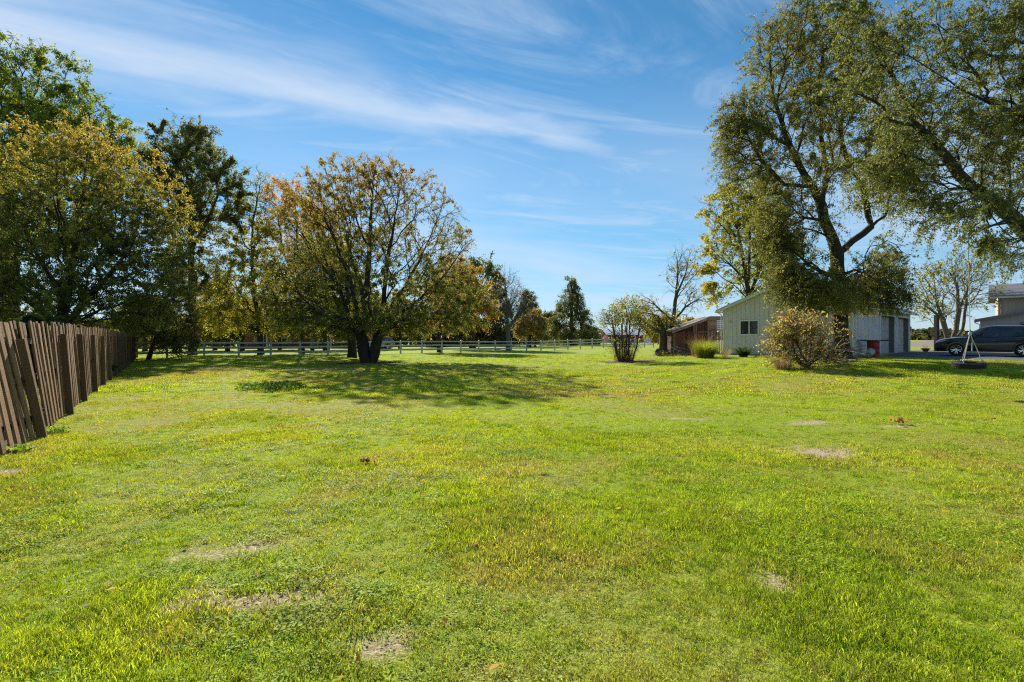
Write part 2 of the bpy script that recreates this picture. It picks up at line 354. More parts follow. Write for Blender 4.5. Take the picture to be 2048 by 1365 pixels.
# ------------------------------------------------------------------ grass (instanced tufts of blades)
def tuft(name, n, rad, hmin, hmax, w, lean, seed, broad=False):
    r = np.random.default_rng(seed); V = []; Fc = []
    for i in range(n):
        a = r.uniform(0, 6.283); d = rad * math.sqrt(r.uniform()); x, y = d * math.cos(a), d * math.sin(a)
        if broad:                                         # clover and plantain leaves lying on short stalks
            h = r.uniform(hmin, hmax); b = r.uniform(0, 6.283); L = w * r.uniform(.7, 1.4); tl = r.uniform(-.5, .5); k = len(V)
            c, s_ = math.cos(b), math.sin(b)
            for (p, q) in ((-.5, 0), (-.1, .42), (.35, .38), (.5, 0), (.35, -.38), (-.1, -.42)):
                V.append((x + L * (p * c - q * s_), y + L * (p * s_ + q * c), h + L * (p * tl + .25 * abs(q))))
            Fc += [(k, k + 1, k + 2), (k, k + 2, k + 3), (k, k + 3, k + 4), (k, k + 4, k + 5)]
            continue
        h = r.uniform(hmin, hmax); b = r.uniform(0, 6.283); l = h * lean * r.uniform(.2, 1.3); ww = w * r.uniform(.7, 1.3) / 2
        dx, dy = math.cos(b) * l, math.sin(b) * l; f = r.uniform(0, 6.283); px_, py_ = math.cos(f) * ww, math.sin(f) * ww; k = len(V)
        V += [(x - px_, y - py_, -.01), (x + px_, y + py_, -.01), (x + dx * .35 - px_ * .8, y + dy * .35 - py_ * .8, h * .6), (x + dx * .35 + px_ * .8, y + dy * .35 + py_ * .8, h * .6), (x + dx, y + dy, h)]
        Fc += [(k, k + 1, k + 3), (k, k + 3, k + 2), (k + 2, k + 3, k + 4)]
    me = npmesh(name, V, np.array(Fc), 'blade', smooth=False); per = 4 if broad else 3
    bv = np.repeat(np.clip(r.lognormal(-.05, .42, n), .3, 2.2), per).astype(np.float32); me.attributes.new('bv', 'FLOAT', 'FACE').data.foreach_set('value', bv)
    return bpy.data.objects.new(name, me)
tcol = bpy.data.collections.new('tufts')
for o in (tuft('a_blades', 40, .085, .012, .036, .0042, 1.1, 1), tuft('b_blades', 34, .075, .018, .052, .0045, .9, 2), tuft('c_clover', 26, .08, .010, .034, .013, 0, 3, True), tuft('d_blades', 26, .09, .008, .03, .004, 1.6, 4),
          tuft('e_blades', 70, .21, .012, .042, .010, 1.1, 5), tuft('f_clover', 40, .20, .010, .035, .024, 0, 6, True)): tcol.objects.link(o)
def scatter(y0, y1, dens, far_):
    area_w = lambda y: 2.5 * y + 3.0
    n = int(dens * (1.25 * (y1 ** 2 - y0 ** 2) + 3 * (y1 - y0)))
    y = rng.uniform(y0, y1, n * 2); keep = rng.uniform(0, 1, n * 2) < area_w(y) / area_w(y1); y = y[keep][:n]
    x = (rng.uniform(-.5, .5, len(y))) * area_w(y); return x, y
def fence_side(x, y): return (x + 6.85) * .825 + (y - 7.39) * .566            # >0 on the lawn side of the wooden fence
PX = []; PY = []; FAR = []
for (y0, y1, dn, fr) in ((1.2, 4.5, 620, 0), (4.5, 8, 360, 0), (8, 13, 170, 0), (13, 24, 40, 1), (24, 44, 12, 1)):
    x, y = scatter(y0, y1, dn, fr); PX.append(x); PY.append(y); FAR.append(np.full(len(x), fr))
PX = np.concatenate(PX); PY = np.concatenate(PY); FAR = np.concatenate(FAR)
dr, di, cl = macro(PX, PY)
u01 = rng.uniform(0, 1, len(PX))
keep = (u01 > di * .9) & (fence_side(PX, PY) > -1.5)
keep &= ~((PX > 20.5) & (PY > 20) & (PX + PY > 46)) & ~((PY > 25) & (PX * .669 + PY * .743 > 32.3) & (PX > 9))
PX, PY, FAR, dr, cl = PX[keep], PY[keep], FAR[keep], dr[keep], cl[keep]; n = len(PX)
r1 = rng.uniform(0, 1, n); isc = r1 < cl * .62
kind = np.where(FAR == 1, np.where(isc, 5, 4), np.where(isc, 2, np.where(rng.uniform(0, 1, n) < dr * .8, 3, np.where(rng.uniform(0, 1, n) < .35, 1, 0))))
tall = S((fbm(PX * 1.1, PY * 1.1, 13, 3) - .35) / .35)
scl = rng.uniform(.7, 1.25, n) * (.58 + .46 * tall) * np.where(isc, rng.uniform(.6, 1.15, n), 1)
G1 = np.array((.235, .345, .022)); G2 = np.array((.48, .55, .045)); G3 = np.array((.10, .20, .012)); D1 = np.array((.52, .43, .17)); D2 = np.array((.34, .25, .11)); C1 = np.array((.22, .38, .018)); C2 = np.array((.44, .52, .05))
w1 = np.clip(fbm(PX * .9, PY * .9, 17, 3) * 1.6 - .3 + rng.normal(0, .22, n), 0, 1)[:, None]; w2 = rng.uniform(0, 1, n)[:, None]
col = G1 * (1 - w1) + G2 * w1
col = np.where(w2 < .16, G3, col)
dw = np.clip(dr + rng.normal(0, .30, n) - .10, 0, 1)[:, None] * .85
dcol = D1 * w2 + D2 * (1 - w2); col = col * (1 - dw) + dcol * dw
col = np.where(isc[:, None], (C1 * (1 - w2) + C2 * w2) * (1 - .35 * dw) + .35 * dw * D1, col)
pm = bpy.data.meshes.new('lawn_grass'); pm.vertices.add(n); pm.vertices.foreach_set('co', np.stack([PX, PY, g(PX, PY)], -1).astype(np.float32).ravel())
def pattr(nm, tp, key, arr): pm.attributes.new(nm, tp, 'POINT').data.foreach_set(key, arr.ravel())
pattr('col', 'FLOAT_COLOR', 'color', np.concatenate([col, np.ones((n, 1))], 1).astype(np.float32)); pattr('kind', 'INT', 'value', kind.astype(np.int32))
pattr('scl', 'FLOAT', 'value', scl.astype(np.float32))
pattr('rot', 'FLOAT_VECTOR', 'vector', np.stack([rng.normal(0, .08, n), rng.normal(0, .08, n), rng.uniform(0, 6.28, n)], -1).astype(np.float32))
go = tag(link('lawn_grass', pm), 'short mown grass blades and clover leaves covering the lawn', 'grass', kind='stuff')
ng = bpy.data.node_groups.new('grass', 'GeometryNodeTree'); ng.interface.new_socket('Geometry', in_out='INPUT', socket_type='NodeSocketGeometry'); ng.interface.new_socket('Geometry', in_out='OUTPUT', socket_type='NodeSocketGeometry')
gi = N(ng, 'NodeGroupInput'); gout = N(ng, 'NodeGroupOutput'); ip = N(ng, 'GeometryNodeInstanceOnPoints'); ci = N(ng, 'GeometryNodeCollectionInfo')
ci.inputs['Collection'].default_value = tcol; ci.inputs['Separate Children'].default_value = True; ci.inputs['Reset Children'].default_value = True
def nat(nm, tp): q = N(ng, 'GeometryNodeInputNamedAttribute', data_type=tp); q.inputs['Name'].default_value = nm; return q.outputs['Attribute']
e2r = N(ng, 'FunctionNodeEulerToRotation'); ng.links.new(nat('rot', 'FLOAT_VECTOR'), e2r.inputs[0])
ng.links.new(gi.outputs[0], ip.inputs['Points']); ng.links.new(ci.outputs[0], ip.inputs['Instance']); ip.inputs['Pick Instance'].default_value = True
ng.links.new(nat('kind', 'INT'), ip.inputs['Instance Index']); ng.links.new(e2r.outputs[0], ip.inputs['Rotation']); ng.links.new(nat('scl', 'FLOAT'), ip.inputs['Scale']); ng.links.new(ip.outputs[0], gout.inputs[0])
go.modifiers.new('grass', 'NODES').node_group = ng

# ------------------------------------------------------------------ trees
def leaves(P, size, rg, aspect=.55, droop=.4, out=None, tri=False):
    """one folded quad per leaf; returns vertices and faces"""
    n = len(P); a = rg.normal(size=(n, 3)); a[:, 2] -= droop
    if out is not None: a += out
    a /= np.linalg.norm(a, axis=1)[:, None]; b = rg.normal(size=(n, 3)); b[:, 2] *= .6; w = np.cross(a, b); w /= np.linalg.norm(w, axis=1)[:, None] + 1e-9; nn = np.cross(a, w)
    L = (size * np.clip(rg.lognormal(-.04, .32, n), .4, 2.0))[:, None]; W = L * aspect * .5
    if tri: return np.stack([P - a * L * .5 + w * W, P - a * L * .3 - w * W, P + a * L * .5], 1).reshape(-1, 3), np.arange(3 * n).reshape(n, 3)
    V = np.stack([P - a * L * .5, P + w * W + nn * W * .35, P + a * L * .5, P - w * W + nn * W * .35], 1).reshape(-1, 3)
    return V, np.arange(4 * n).reshape(n, 4)
def ell(C, R, n, rg, shell=.45, floor=None):
    """points inside a union of ellipsoids, leaning towards their skin"""
    C = np.asarray(C, float); R = np.asarray(R, float); vol = R.prod(1) ** .8; k = rg.choice(len(C), n, p=vol / vol.sum())
    d = rg.normal(size=(n, 3)); d /= np.linalg.norm(d, axis=1)[:, None]; rr = (shell + (1 - shell) * rg.uniform(0, 1, n)) ** (1 / 1.6)
    P = C[k] + d * R[k] * rr[:, None] * rg.uniform(.55, 1.0, n)[:, None] ** .5
    return P if floor is None else P[P[:, 2] > floor]
def grow(skel, att, rg, k=.35, seg=.45, curl=.35, up=.15, wob=.05):
    """branches: every target joins the limb that reaches it most directly"""
    P = []; par = []; pl = []; D = []
    def add(p, q):
        P.append(np.asarray(p, float)); par.append(q)
        if q < 0: pl.append(0.); D.append(np.array((0, 0, 1.)))
        else:
            d = P[-1] - P[q]; L = np.linalg.norm(d) + 1e-9; pl.append(pl[q] + L); D.append(d / L)
        return len(P) - 1
    for line in skel:
        line = [np.asarray(p, float) for p in line]
        if not P: q = add(line[0], -1)
        else: q = int(np.argmin([np.sum((x - line[0]) ** 2) for x in P]))
        for p in line[1:]:
            s = P[q]; L = np.linalg.norm(p - s); m = max(1, int(round(L / (seg * 1.2))))
            for i in range(1, m + 1):
                q = add(s + (p - s) * i / m + (rg.normal(0, wob * .4, 3) if i < m else 0), q)
    ns = len(P); A = np.array(P); cap = ns + len(att) * 14
    PA = np.zeros((cap, 3)); DA = np.zeros((cap, 3)); LA = np.zeros(cap); PA[:ns] = A; DA[:ns] = D; LA[:ns] = pl
    from mathutils.kdtree import KDTree
    kd = KDTree(ns)
    for i in range(ns): kd.insert(A[i], i)
    kd.balance(); order = np.argsort([kd.find(p)[2] for p in att]); lo = min(3, ns - 1) if ns > 6 else 0
    for t in order:
        p = att[t]; m = len(P); v = p - PA[:m]; d = np.linalg.norm(v, axis=1) + 1e-6; cosv = (v * DA[:m]).sum(1) / d
        cost = d * (1 + .55 * (1 - cosv)) + k * LA[:m]; cost[:lo] += 50
        j = int(np.argmin(cost)); L = d[j]; s = PA[j].copy(); c = s + DA[j] * L * curl + np.array((0, 0, up * L)); mm = max(1, min(12, int(round(L / seg)))); q = j
        for i in range(1, mm + 1):
            f = i / mm; pt = (1 - f) ** 2 * s + 2 * f * (1 - f) * c + f * f * p + (rg.normal(0, wob, 3) if i < mm else 0)
            q = add(pt, q); x = len(P) - 1
            if x >= cap: break
            PA[x] = P[x]; DA[x] = D[x]; LA[x] = pl[x]
    return np.array(P), np.array(par), np.array(D), ns
def radii(P, par, base, tip):
    n = len(P); kids = np.zeros(n, int); cnt = np.zeros(n)
    for i in range(1, n): kids[par[i]] += 1
    cnt[kids == 0] = 1
    for i in range(n - 1, 0, -1): cnt[par[i]] += cnt[i]
    ex = math.log(base / tip) / math.log(max(cnt[0], 3)); r = tip * np.maximum(cnt, 1) ** ex
    main = np.full(n, -1); best = np.zeros(n)
    for i in range(1, n):
        if cnt[i] > best[par[i]]: best[par[i]] = cnt[i]; main[par[i]] = i
    return r, cnt, main, kids
def tubes(P, par, D, r, main, sel, sides):
    """tapered limb segments; continuing segments share the ring of their parent"""
    i = np.nonzero(sel)[0]; i = i[i > 0]; p = par[i]; ism = main[p] == i
    d1 = D[i]; d0 = np.where(ism[:, None] & (par[p] >= 0)[:, None], D[p], d1); r1 = r[i]; r0 = np.where(ism, r[p], np.minimum(r[p] * .75, r1 * 1.25))
    def frame(d):
        ref = np.tile(np.array((.31, .95, .05)), (len(d), 1)); ref[np.abs((d * ref).sum(1)) > .9] = (1, 0, .1)
        a = np.cross(d, ref); a /= np.linalg.norm(a, axis=1)[:, None]; return a, np.cross(d, a)
    th = np.arange(sides) * 2 * math.pi / sides
    def ring(c, d, rr): a, b = frame(d); return c[:, None] + rr[:, None, None] * (a[:, None] * np.cos(th)[None, :, None] + b[:, None] * np.sin(th)[None, :, None])
    V = np.concatenate([ring(P[p], d0, r0), ring(P[i], d1, r1)], 1); n = len(i); o = np.arange(n)[:, None] * 2 * sides; k = np.arange(sides)[None]; k2 = (k + 1) % sides
    Q = np.stack([o + k, o + k2, o + sides + k2, o + sides + k], -1).reshape(-1, 4); return V.reshape(-1, 3), Q
def palette(cols, wts):
    cols = np.array(cols, float); wts = np.array(wts, float) / sum(wts)
    def f(P, rg): return cols[rg.choice(len(cols), len(P), p=wts)] * rg.lognormal(0, .22, len(P))[:, None]
    return f
def tree(name, label, cat, base, skel, att, nleaf, lsize, lcol, rbase, tip=.012, seed=1, bark='bark', k=.35, spread=.28, aspect=.55, droop=.4, group=None, seg=.45, curl=.35, up=.15, flare=.35, wob=.05,
         clump=.6, twig=3, lowcut=None, parts=('trunk', 'branches', 'crown'), leaf_keep=None, tiplen=.5, even=.0):
    rg = np.random.default_rng(seed); base = np.asarray(base, float); e = empty(name, tuple(base), 0, label, cat, group)
    skel = [[np.asarray(p, float) - base for p in ln] for ln in skel]; att = np.asarray(att, float) - base
    P, par, D, ns = grow(skel, att, rg, k, seg, curl, up, wob); r, cnt, main, kids = radii(P, par, rbase, tip)
    if flare: r = r * (1 + flare * np.exp(-np.maximum(P[:, 2], 0) / (rbase * 1.2)) * (cnt > cnt[0] * .15))
    big = r > max(.035, rbase * .16); V, Qd = tubes(P, par, D, r, main, big, 9); link(parts[0], npmesh(parts[0], V, Qd, bark, smooth=True), e)
    V2, Q2 = tubes(P, par, D, r, main, ~big, 4)
    tips = np.nonzero((cnt <= 3) & (np.arange(len(P)) >= min(ns, len(P) - 1)))[0]; tips = tips if len(tips) else np.arange(1, len(P))
    # curved twigs at the branch ends; the leaves sit along them in sprays
    c = P[tips]; wt = rg.lognormal(0, clump, len(tips)) * (.25 + even + (1.5 - even) * S((fbm(c[:, 0] * .55 + c[:, 2] * .3, c[:, 1] * .55 + c[:, 2] * .45, seed) - .3) / .4))
    T = np.repeat(tips, twig); wT = np.repeat(wt, twig); n = len(T); tl = max(tiplen, spread * 2.6)
    ctr = np.array((P[:, 0].mean(), P[:, 1].mean(), P[:, 2].max() * .5)); od = P[T] - ctr; od /= np.linalg.norm(od, axis=1)[:, None] + 1e-6
    a = rg.normal(size=(n, 3)) * .62 + D[T] * .7 + od * .45; a /= np.linalg.norm(a, axis=1)[:, None]; L = (tl * rg.uniform(.35, 1.25, n))[:, None]
    c0 = P[T]; c1 = c0 + a * L * .55; c2 = c0 + a * L + np.array((0, 0, -1.0)) * L * droop * .55
    s = np.cross(a, rg.normal(size=a.shape)); s /= np.linalg.norm(s, axis=1)[:, None]; s2 = np.cross(a, s); w = tip * .5
    Vt = np.stack([c0 + s * w, c0 - s * w, c1 - s * w * .7, c1 + s * w * .7, c2 + s * w * .3, c2 - s * w * .3, c0 + s2 * w, c0 - s2 * w, c1 - s2 * w * .7, c1 + s2 * w * .7, c2 + s2 * w * .3, c2 - s2 * w * .3], 1).reshape(-1, 3); o = np.arange(n)[:, None] * 12
    Qt = np.concatenate([o + np.array((0, 1, 2, 3)), o + np.array((3, 2, 5, 4)), o + np.array((6, 7, 8, 9)), o + np.array((9, 8, 11, 10))]) + len(V2); V2 = np.concatenate([V2, Vt]); Q2 = np.concatenate([Q2, Qt])
    link(parts[1], npmesh(parts[1], V2, Q2, bark, smooth=True), e)
    if nleaf:
        wT = wT * rg.lognormal(0, .5, n)
        if leaf_keep is not None: wT = wT * leaf_keep(c0 + base)
        j = rg.choice(n, nleaf, p=wT / wT.sum()); f = rg.uniform(.08, 1.03, nleaf)[:, None]
        L = np.where(f < .55, c0[j] + (c1[j] - c0[j]) * f / .55, c1[j] + (c2[j] - c1[j]) * (f - .55) / .45) + rg.normal(0, 1, (nleaf, 3)) * max(lsize * .55, spread * .16)
        if lowcut is not None: L = L[L[:, 2] > lowcut]
        V, Qd = leaves(L, lsize, rg, aspect, droop, tri=True); link(parts[2], npmesh(parts[2], V, Qd, 'leaf', lcol(L + base, rg) * 1.22), e)
    return e
def pxe(lst, Y, rz=1.0):
    """ellipsoids given as (u, v, ru, rv[, dy]) in the photo, at depth Y"""
    C = []; R = []
    for q in lst:
        y = Y + (q[4] if len(q) > 4 else 0); p = at(q[0], q[1], y); C.append(p); R.append((q[2] / F * y, q[2] / F * y * rz, q[3] / F * y))
    return np.array(C), np.array(R)
def ln(pts, Y): return [at(p[0], p[1], Y + (p[2] if len(p) > 2 else 0)) for p in pts]
def root(u, Y): x = (u - 1024) / F * Y; return np.array((x, Y, gz(x, Y) - .05))

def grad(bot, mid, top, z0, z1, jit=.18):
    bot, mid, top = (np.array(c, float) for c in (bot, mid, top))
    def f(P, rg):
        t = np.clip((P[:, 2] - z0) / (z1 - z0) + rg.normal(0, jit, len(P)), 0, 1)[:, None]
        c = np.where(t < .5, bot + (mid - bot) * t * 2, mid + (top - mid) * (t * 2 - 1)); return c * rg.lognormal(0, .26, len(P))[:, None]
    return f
R1 = np.random.default_rng
# the broad tree standing on the lawn
b = root(738, 30.9); Y = 30.9; rg = R1(5)
C, R = pxe([(735, 430, 130, 125), (735, 560, 185, 105), (660, 470, 110, 110), (830, 460, 105, 105), (600, 590, 95, 70), (890, 590, 95, 75), (735, 370, 90, 68), (780, 640, 130, 35), (905, 480, 45, 35), (640, 650, 90, 30)], Y, .95)
A = ell(C, R, 1700, rg, .3, floor=1.0)
C, R = pxe([(690, 640, 120, 40, -1), (800, 630, 110, 45, -1), (590, 610, 60, 50), (900, 640, 60, 35)], Y); A = np.concatenate([A, ell(C, R, 350, rg, .1, 1.2)])
C, R = pxe([(742, 510, 205, 200)], Y, .95); A = np.concatenate([A, ell(C, R, 800, rg, .93, 4.0)])
sk = [ln([(738, 729), (732, 724), (728, 705), (726, 688), (721, 665)], Y), ln([(738, 729), (746, 724), (750, 705), (752, 690), (758, 670), (765, 640, .5), (800, 590, 1), (840, 520, 1.5), (870, 450, 1)], Y), ln([(722, 665), (715, 620, -.5), (700, 560, -1), (670, 480, -2), (640, 420, -2)], Y),
      ln([(722, 665), (730, 600, .5), (738, 520, .5), (742, 430, 0), (748, 350, 0)], Y), ln([(757, 670), (768, 600, -1), (775, 520, -1.5), (790, 430, -1.5), (800, 380, -1)], Y), ln([(765, 640, .5), (820, 615, -.5), (880, 560, -1), (930, 495, -1), (950, 478, -1)], Y),
      ln([(728, 690), (705, 655, -1), (660, 620, -2), (600, 590, -2.5)], Y), ln([(730, 600, .5), (700, 500, 2), (680, 420, 2.5)], Y), ln([(757, 670), (800, 640, 2), (860, 600, 3)], Y)]
tree('broad_maple_tree', 'broad multi-stemmed tree with orange top and thick twin trunk standing on the open lawn', 'tree', b, sk, A, 165000, .088, grad((.135, .155, .04), (.20, .185, .055), (.30, .195, .06), 1.5, 12.8, .2), .48, .011, 5, 'bark_dark', .45, .19, seg=.5, flare=.12, curl=.4, clump=.6, even=.4,
     leaf_keep=lambda c: np.where((c[:, 2] > 6) & (c[:, 2] < 10.5) & (c[:, 0] > -8), .5, 1.0) * np.where(c[:, 2] < 5, 1.5, 1.0))
# slimmer tree just behind it
Y = 37; rg = R1(6); C, R = pxe([(690, 590, 80, 70), (650, 540, 70, 70), (720, 620, 60, 45)], Y); A = ell(C, R, 450, rg, .3, 2.0)
tree('slim_tree', 'slim dark-trunked tree close behind the broad twin-trunked tree', 'tree', root(704, Y), [ln([(704, 716), (704, 690), (702, 660), (695, 600), (690, 540)], Y), ln([(702, 660), (675, 610), (655, 560)], Y)], A, 26000, .14,
     palette([(.15, .19, .035), (.25, .21, .055), (.11, .15, .03)], [5, 3, 3]), .3, .012, 6, 'bark_dark', .35, .3)
# yellow tree and its orange neighbour behind the white fence
Y = 46; rg = R1(7); C, R = pxe([(500, 560, 80, 70), (505, 460, 55, 80), (470, 630, 70, 50), (525, 380, 28, 45), (550, 640, 70, 35), (440, 600, 40, 50)], Y); A = ell(C, R, 900, rg, .3, 2)
tree('yellow_tree', 'airy yellow-green tree with thin bare top behind the white rail fence', 'tree', root(522, Y), [ln([(522, 712), (519, 660), (512, 600), (505, 540), (505, 450), (520, 370)], Y), ln([(512, 600), (480, 540, 1), (455, 480, 1)], Y), ln([(515, 630), (545, 560, -1), (555, 480, -1)], Y)], A, 48000, .15,
     palette([(.36, .31, .055), (.27, .26, .05), (.18, .2, .04), (.38, .26, .055)], [4, 5, 4, 1]), .26, .014, 7, 'bark_dark', .35, .34, clump=.8, leaf_keep=lambda c: np.where(c[:, 2] > 11.5, .3, 1.0))
Y = 50; rg = R1(8); C, R = pxe([(590, 450, 70, 90), (610, 560, 80, 90), (560, 400, 40, 50), (640, 480, 60, 80), (620, 640, 90, 35)], Y); A = ell(C, R, 900, rg, .3, 2)
tree('orange_tree', 'brown-orange tree behind the white fence beside the yellow-green tree', 'tree', root(604, Y), [ln([(604, 709), (604, 660), (600, 590), (595, 500), (590, 400)], Y), ln([(604, 660), (640, 590), (655, 500)], Y), ln([(600, 590), (565, 500), (555, 420)], Y)], A, 48000, .15,
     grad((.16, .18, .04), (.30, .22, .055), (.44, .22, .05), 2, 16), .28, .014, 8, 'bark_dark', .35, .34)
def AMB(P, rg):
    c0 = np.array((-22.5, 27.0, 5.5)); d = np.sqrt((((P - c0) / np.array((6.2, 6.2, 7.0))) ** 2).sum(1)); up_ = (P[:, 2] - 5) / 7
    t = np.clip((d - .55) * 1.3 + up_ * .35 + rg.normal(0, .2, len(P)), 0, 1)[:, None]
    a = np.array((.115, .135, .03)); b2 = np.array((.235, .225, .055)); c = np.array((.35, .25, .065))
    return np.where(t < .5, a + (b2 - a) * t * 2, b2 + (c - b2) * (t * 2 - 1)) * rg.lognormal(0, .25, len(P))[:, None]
# rounded amber tree overhanging the wooden fence
Y = 26.5; rg = R1(9); C, R = pxe([(170, 420, 150, 150), (120, 520, 165, 120), (250, 500, 120, 120), (170, 330, 95, 90), (40, 440, 110, 120), (300, 590, 75, 75), (60, 590, 140, 60), (210, 610, 110, 45), (-60, 520, 120, 130)], Y, 1.0)
A = ell(C, R, 1700, rg, .4, 1.9)
C, R = pxe([(165, 480, 215, 240)], Y, .9); A = np.concatenate([A, ell(C, R, 600, rg, .93, 2.0)])
tree('amber_tree', 'large rounded tree with amber outer leaves overhanging the wooden picket fence', 'tree', root(120, 27.5), [[root(120, 27.5), at(122, 660, 27.3), at(130, 600, 27)], ln([(130, 600, .5), (150, 500, .5), (165, 400), (175, 310)], Y), ln([(130, 600, .5), (80, 520, 1), (40, 440, 1)], Y), ln([(122, 650, .8), (200, 570, 0), (260, 500, -.5), (280, 440, -.5)], Y), ln([(122, 650, .8), (200, 620, -1), (300, 590, -2), (340, 560, -2)], Y),
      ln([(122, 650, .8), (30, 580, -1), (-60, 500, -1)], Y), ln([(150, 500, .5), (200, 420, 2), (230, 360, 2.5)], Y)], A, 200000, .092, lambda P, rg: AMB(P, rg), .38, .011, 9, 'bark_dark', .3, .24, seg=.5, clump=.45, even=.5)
# tall green tree far left and the dark tree beside it
Y = 41; rg = R1(10); C, R = pxe([(60, 190, 120, 110), (-40, 260, 150, 150), (150, 280, 120, 110), (40, 130, 60, 55), (215, 320, 60, 70), (60, 400, 170, 120)], Y); A = ell(C, R, 1300, rg, .4, 6)
tree('tall_green_tree', 'tallest dense green tree rising behind the amber tree', 'tree', root(20, Y), [ln([(20, 716), (20, 600), (20, 450), (30, 300), (45, 150)], Y), ln([(20, 450), (100, 350), (170, 270)], Y), ln([(20, 450), (-60, 350), (-100, 260)], Y)], A, 110000, .19,
     palette([(.12, .18, .035), (.19, .23, .045), (.085, .13, .028), (.34, .28, .055)], [5, 5, 4, 2]), .6, .018, 10, 'bark_dark', .3, .42, seg=.8)
Y = 44; rg = R1(12); C, R = pxe([(375, 330, 75, 80), (420, 390, 70, 80), (340, 400, 70, 80), (380, 460, 80, 60), (370, 280, 45, 35), (455, 360, 38, 40), (330, 330, 55, 50), (390, 540, 60, 60)], Y); A = ell(C, R, 720, rg, .4, 5)
tree('dark_green_tree', 'dark green leafy tree between the amber tree and the yellow-green tree', 'tree', root(385, Y), [ln([(385, 712), (385, 600), (382, 500), (376, 400), (372, 300)], Y), ln([(382, 500), (420, 430), (445, 370)], Y), ln([(385, 560), (345, 470), (335, 390)], Y)], A, 85000, .17,
     palette([(.125, .145, .055), (.165, .175, .06), (.095, .11, .045), (.24, .21, .065)], [5, 4, 4, 1.5]), .3, .016, 12, 'bark_dark', .3, .5, seg=.7, clump=1.1)
# small shade trees in front of the white fence's end
Y = 34; rg = R1(13); C, R = pxe([(345, 640, 52, 66), (305, 640, 45, 45), (360, 580, 38, 50), (350, 690, 44, 20), (375, 650, 25, 50)], Y); A = ell(C, R, 520, rg, .3, .4)
tree('leaning_small_tree', 'small dark tree with a leaning trunk where the wooden and white fences meet', 'tree', root(297, Y), [ln([(297, 720), (303, 700), (312, 675), (325, 640), (340, 600)], Y), ln([(303, 700), (340, 690), (360, 660)], Y)], A, 30000, .11,
     palette([(.10, .125, .045), (.17, .17, .055), (.26, .22, .065)], [4, 4, 3]), .13, .009, 13, 'bark_dark', .2, .24)
# amber-brown tree right of the broad tree, and the trees beyond it
Y = 52; rg = R1(14); C, R = pxe([(915, 590, 72, 70), (880, 640, 60, 40), (955, 620, 40, 50), (900, 545, 45, 40)], Y); A = ell(C, R, 600, rg, .35, 1.6)
tree('amber_brown_tree', 'small spreading brown-orange tree behind the white fence right of the broad tree', 'tree', root(878, Y), [ln([(878, 707), (876, 680), (880, 650), (900, 590), (910, 540)], Y), ln([(876, 680), (920, 640), (950, 610)], Y), ln([(876, 680), (850, 640)], Y)], A, 46000, .15,
     palette([(.31, .21, .07), (.42, .24, .085), (.2, .2, .05), (.46, .30, .07)], [4, 3, 3, 1]), .19, .013, 14, 'bark_dark', .3, .34)
Y = 70; rg = R1(15); C, R = pxe([(945, 570, 55, 60), (975, 560, 28, 48), (920, 600, 60, 60)], Y); A = ell(C, R, 350, rg, .4, 3)
tree('grey_green_tree', 'grey-green leafy tree rising behind the small brown-orange tree', 'tree', root(945, Y), [ln([(945, 699), (945, 640), (948, 560)], Y)], A, 14000, .30, palette([(.10, .13, .045), (.14, .16, .05), (.08, .10, .04)], [4, 3, 3]), .4, .02, 15, 'bark_dark', .3, .45, seg=.9)
def conifer(name, label, u, Y, vtop, vbot, rpx, n, nl, cols, seed, group=None):
    rg = R1(seed); b = root(u, Y); top = at(u, vtop, Y).z; zb = at(u, vbot, Y).z; R0 = rpx / F * Y
    t = (1 - np.sqrt(rg.uniform(0, 1, n))) * .93 + .07 * rg.uniform(0, 1, n); r = R0 * (1.02 - t) * np.sqrt(rg.uniform(.25, 1, n)); th = rg.uniform(0, 6.283, n)
    A = np.stack([b[0] + r * np.cos(th), b[1] + r * np.sin(th), zb + (top - zb) * t - r * .18], -1)
    return tree(name, label, 'tree', b, [[b, b + np.array((0, 0, (top - b[2]) * .5)), np.array((b[0], b[1], top))]], A, nl, .34, palette(*cols), .32, .015, seed, 'bark_dark', .0, .34, .35, .2, group, .8, .1, .02, .3, .04, .5)
conifer('spruce_tree', 'dark blue-green spruce with drooping tip behind the bare grey tree', 1058, 92, 575, 678, 40, 420, 17000, ([(.06, .08, .05), (.08, .095, .06), (.11, .115, .07)], [5, 4, 2]), 16)
conifer('dense_spruce', 'wider dark spruce standing left of the bare grey tree', 1000, 96, 545, 678, 38, 380, 15000, ([(.065, .09, .055), (.09, .11, .06), (.16, .14, .06)], [5, 4, 2]), 17)
conifer('conical_oak', 'conical green-brown oak standing alone by the far paddock rails', 1143, 100, 552, 682, 62, 640, 30000, ([(.07, .10, .03), (.10, .125, .04), (.18, .14, .06), (.22, .15, .07)], [5, 4, 3, 1]), 18)
Y = 61; rg = R1(19); C, R = pxe([(1012, 600, 45, 70), (1040, 620, 42, 50), (985, 620, 30, 45)], Y); A = ell(C, R, 700, rg, .2, 2.2)
tree('bare_grey_tree', 'bare grey-twigged tree just behind the white rail fence', 'tree', root(1016, Y), [ln([(1016, 701), (1016, 670), (1014, 630), (1010, 560), (1010, 525)], Y), ln([(1016, 660), (1040, 620), (1055, 590)], Y)], A, 900, .2, palette([(.2, .13, .06)], [1]), .26, .014, 19, 'bark_grey', .4, .3, twig=4, tiplen=1.0)
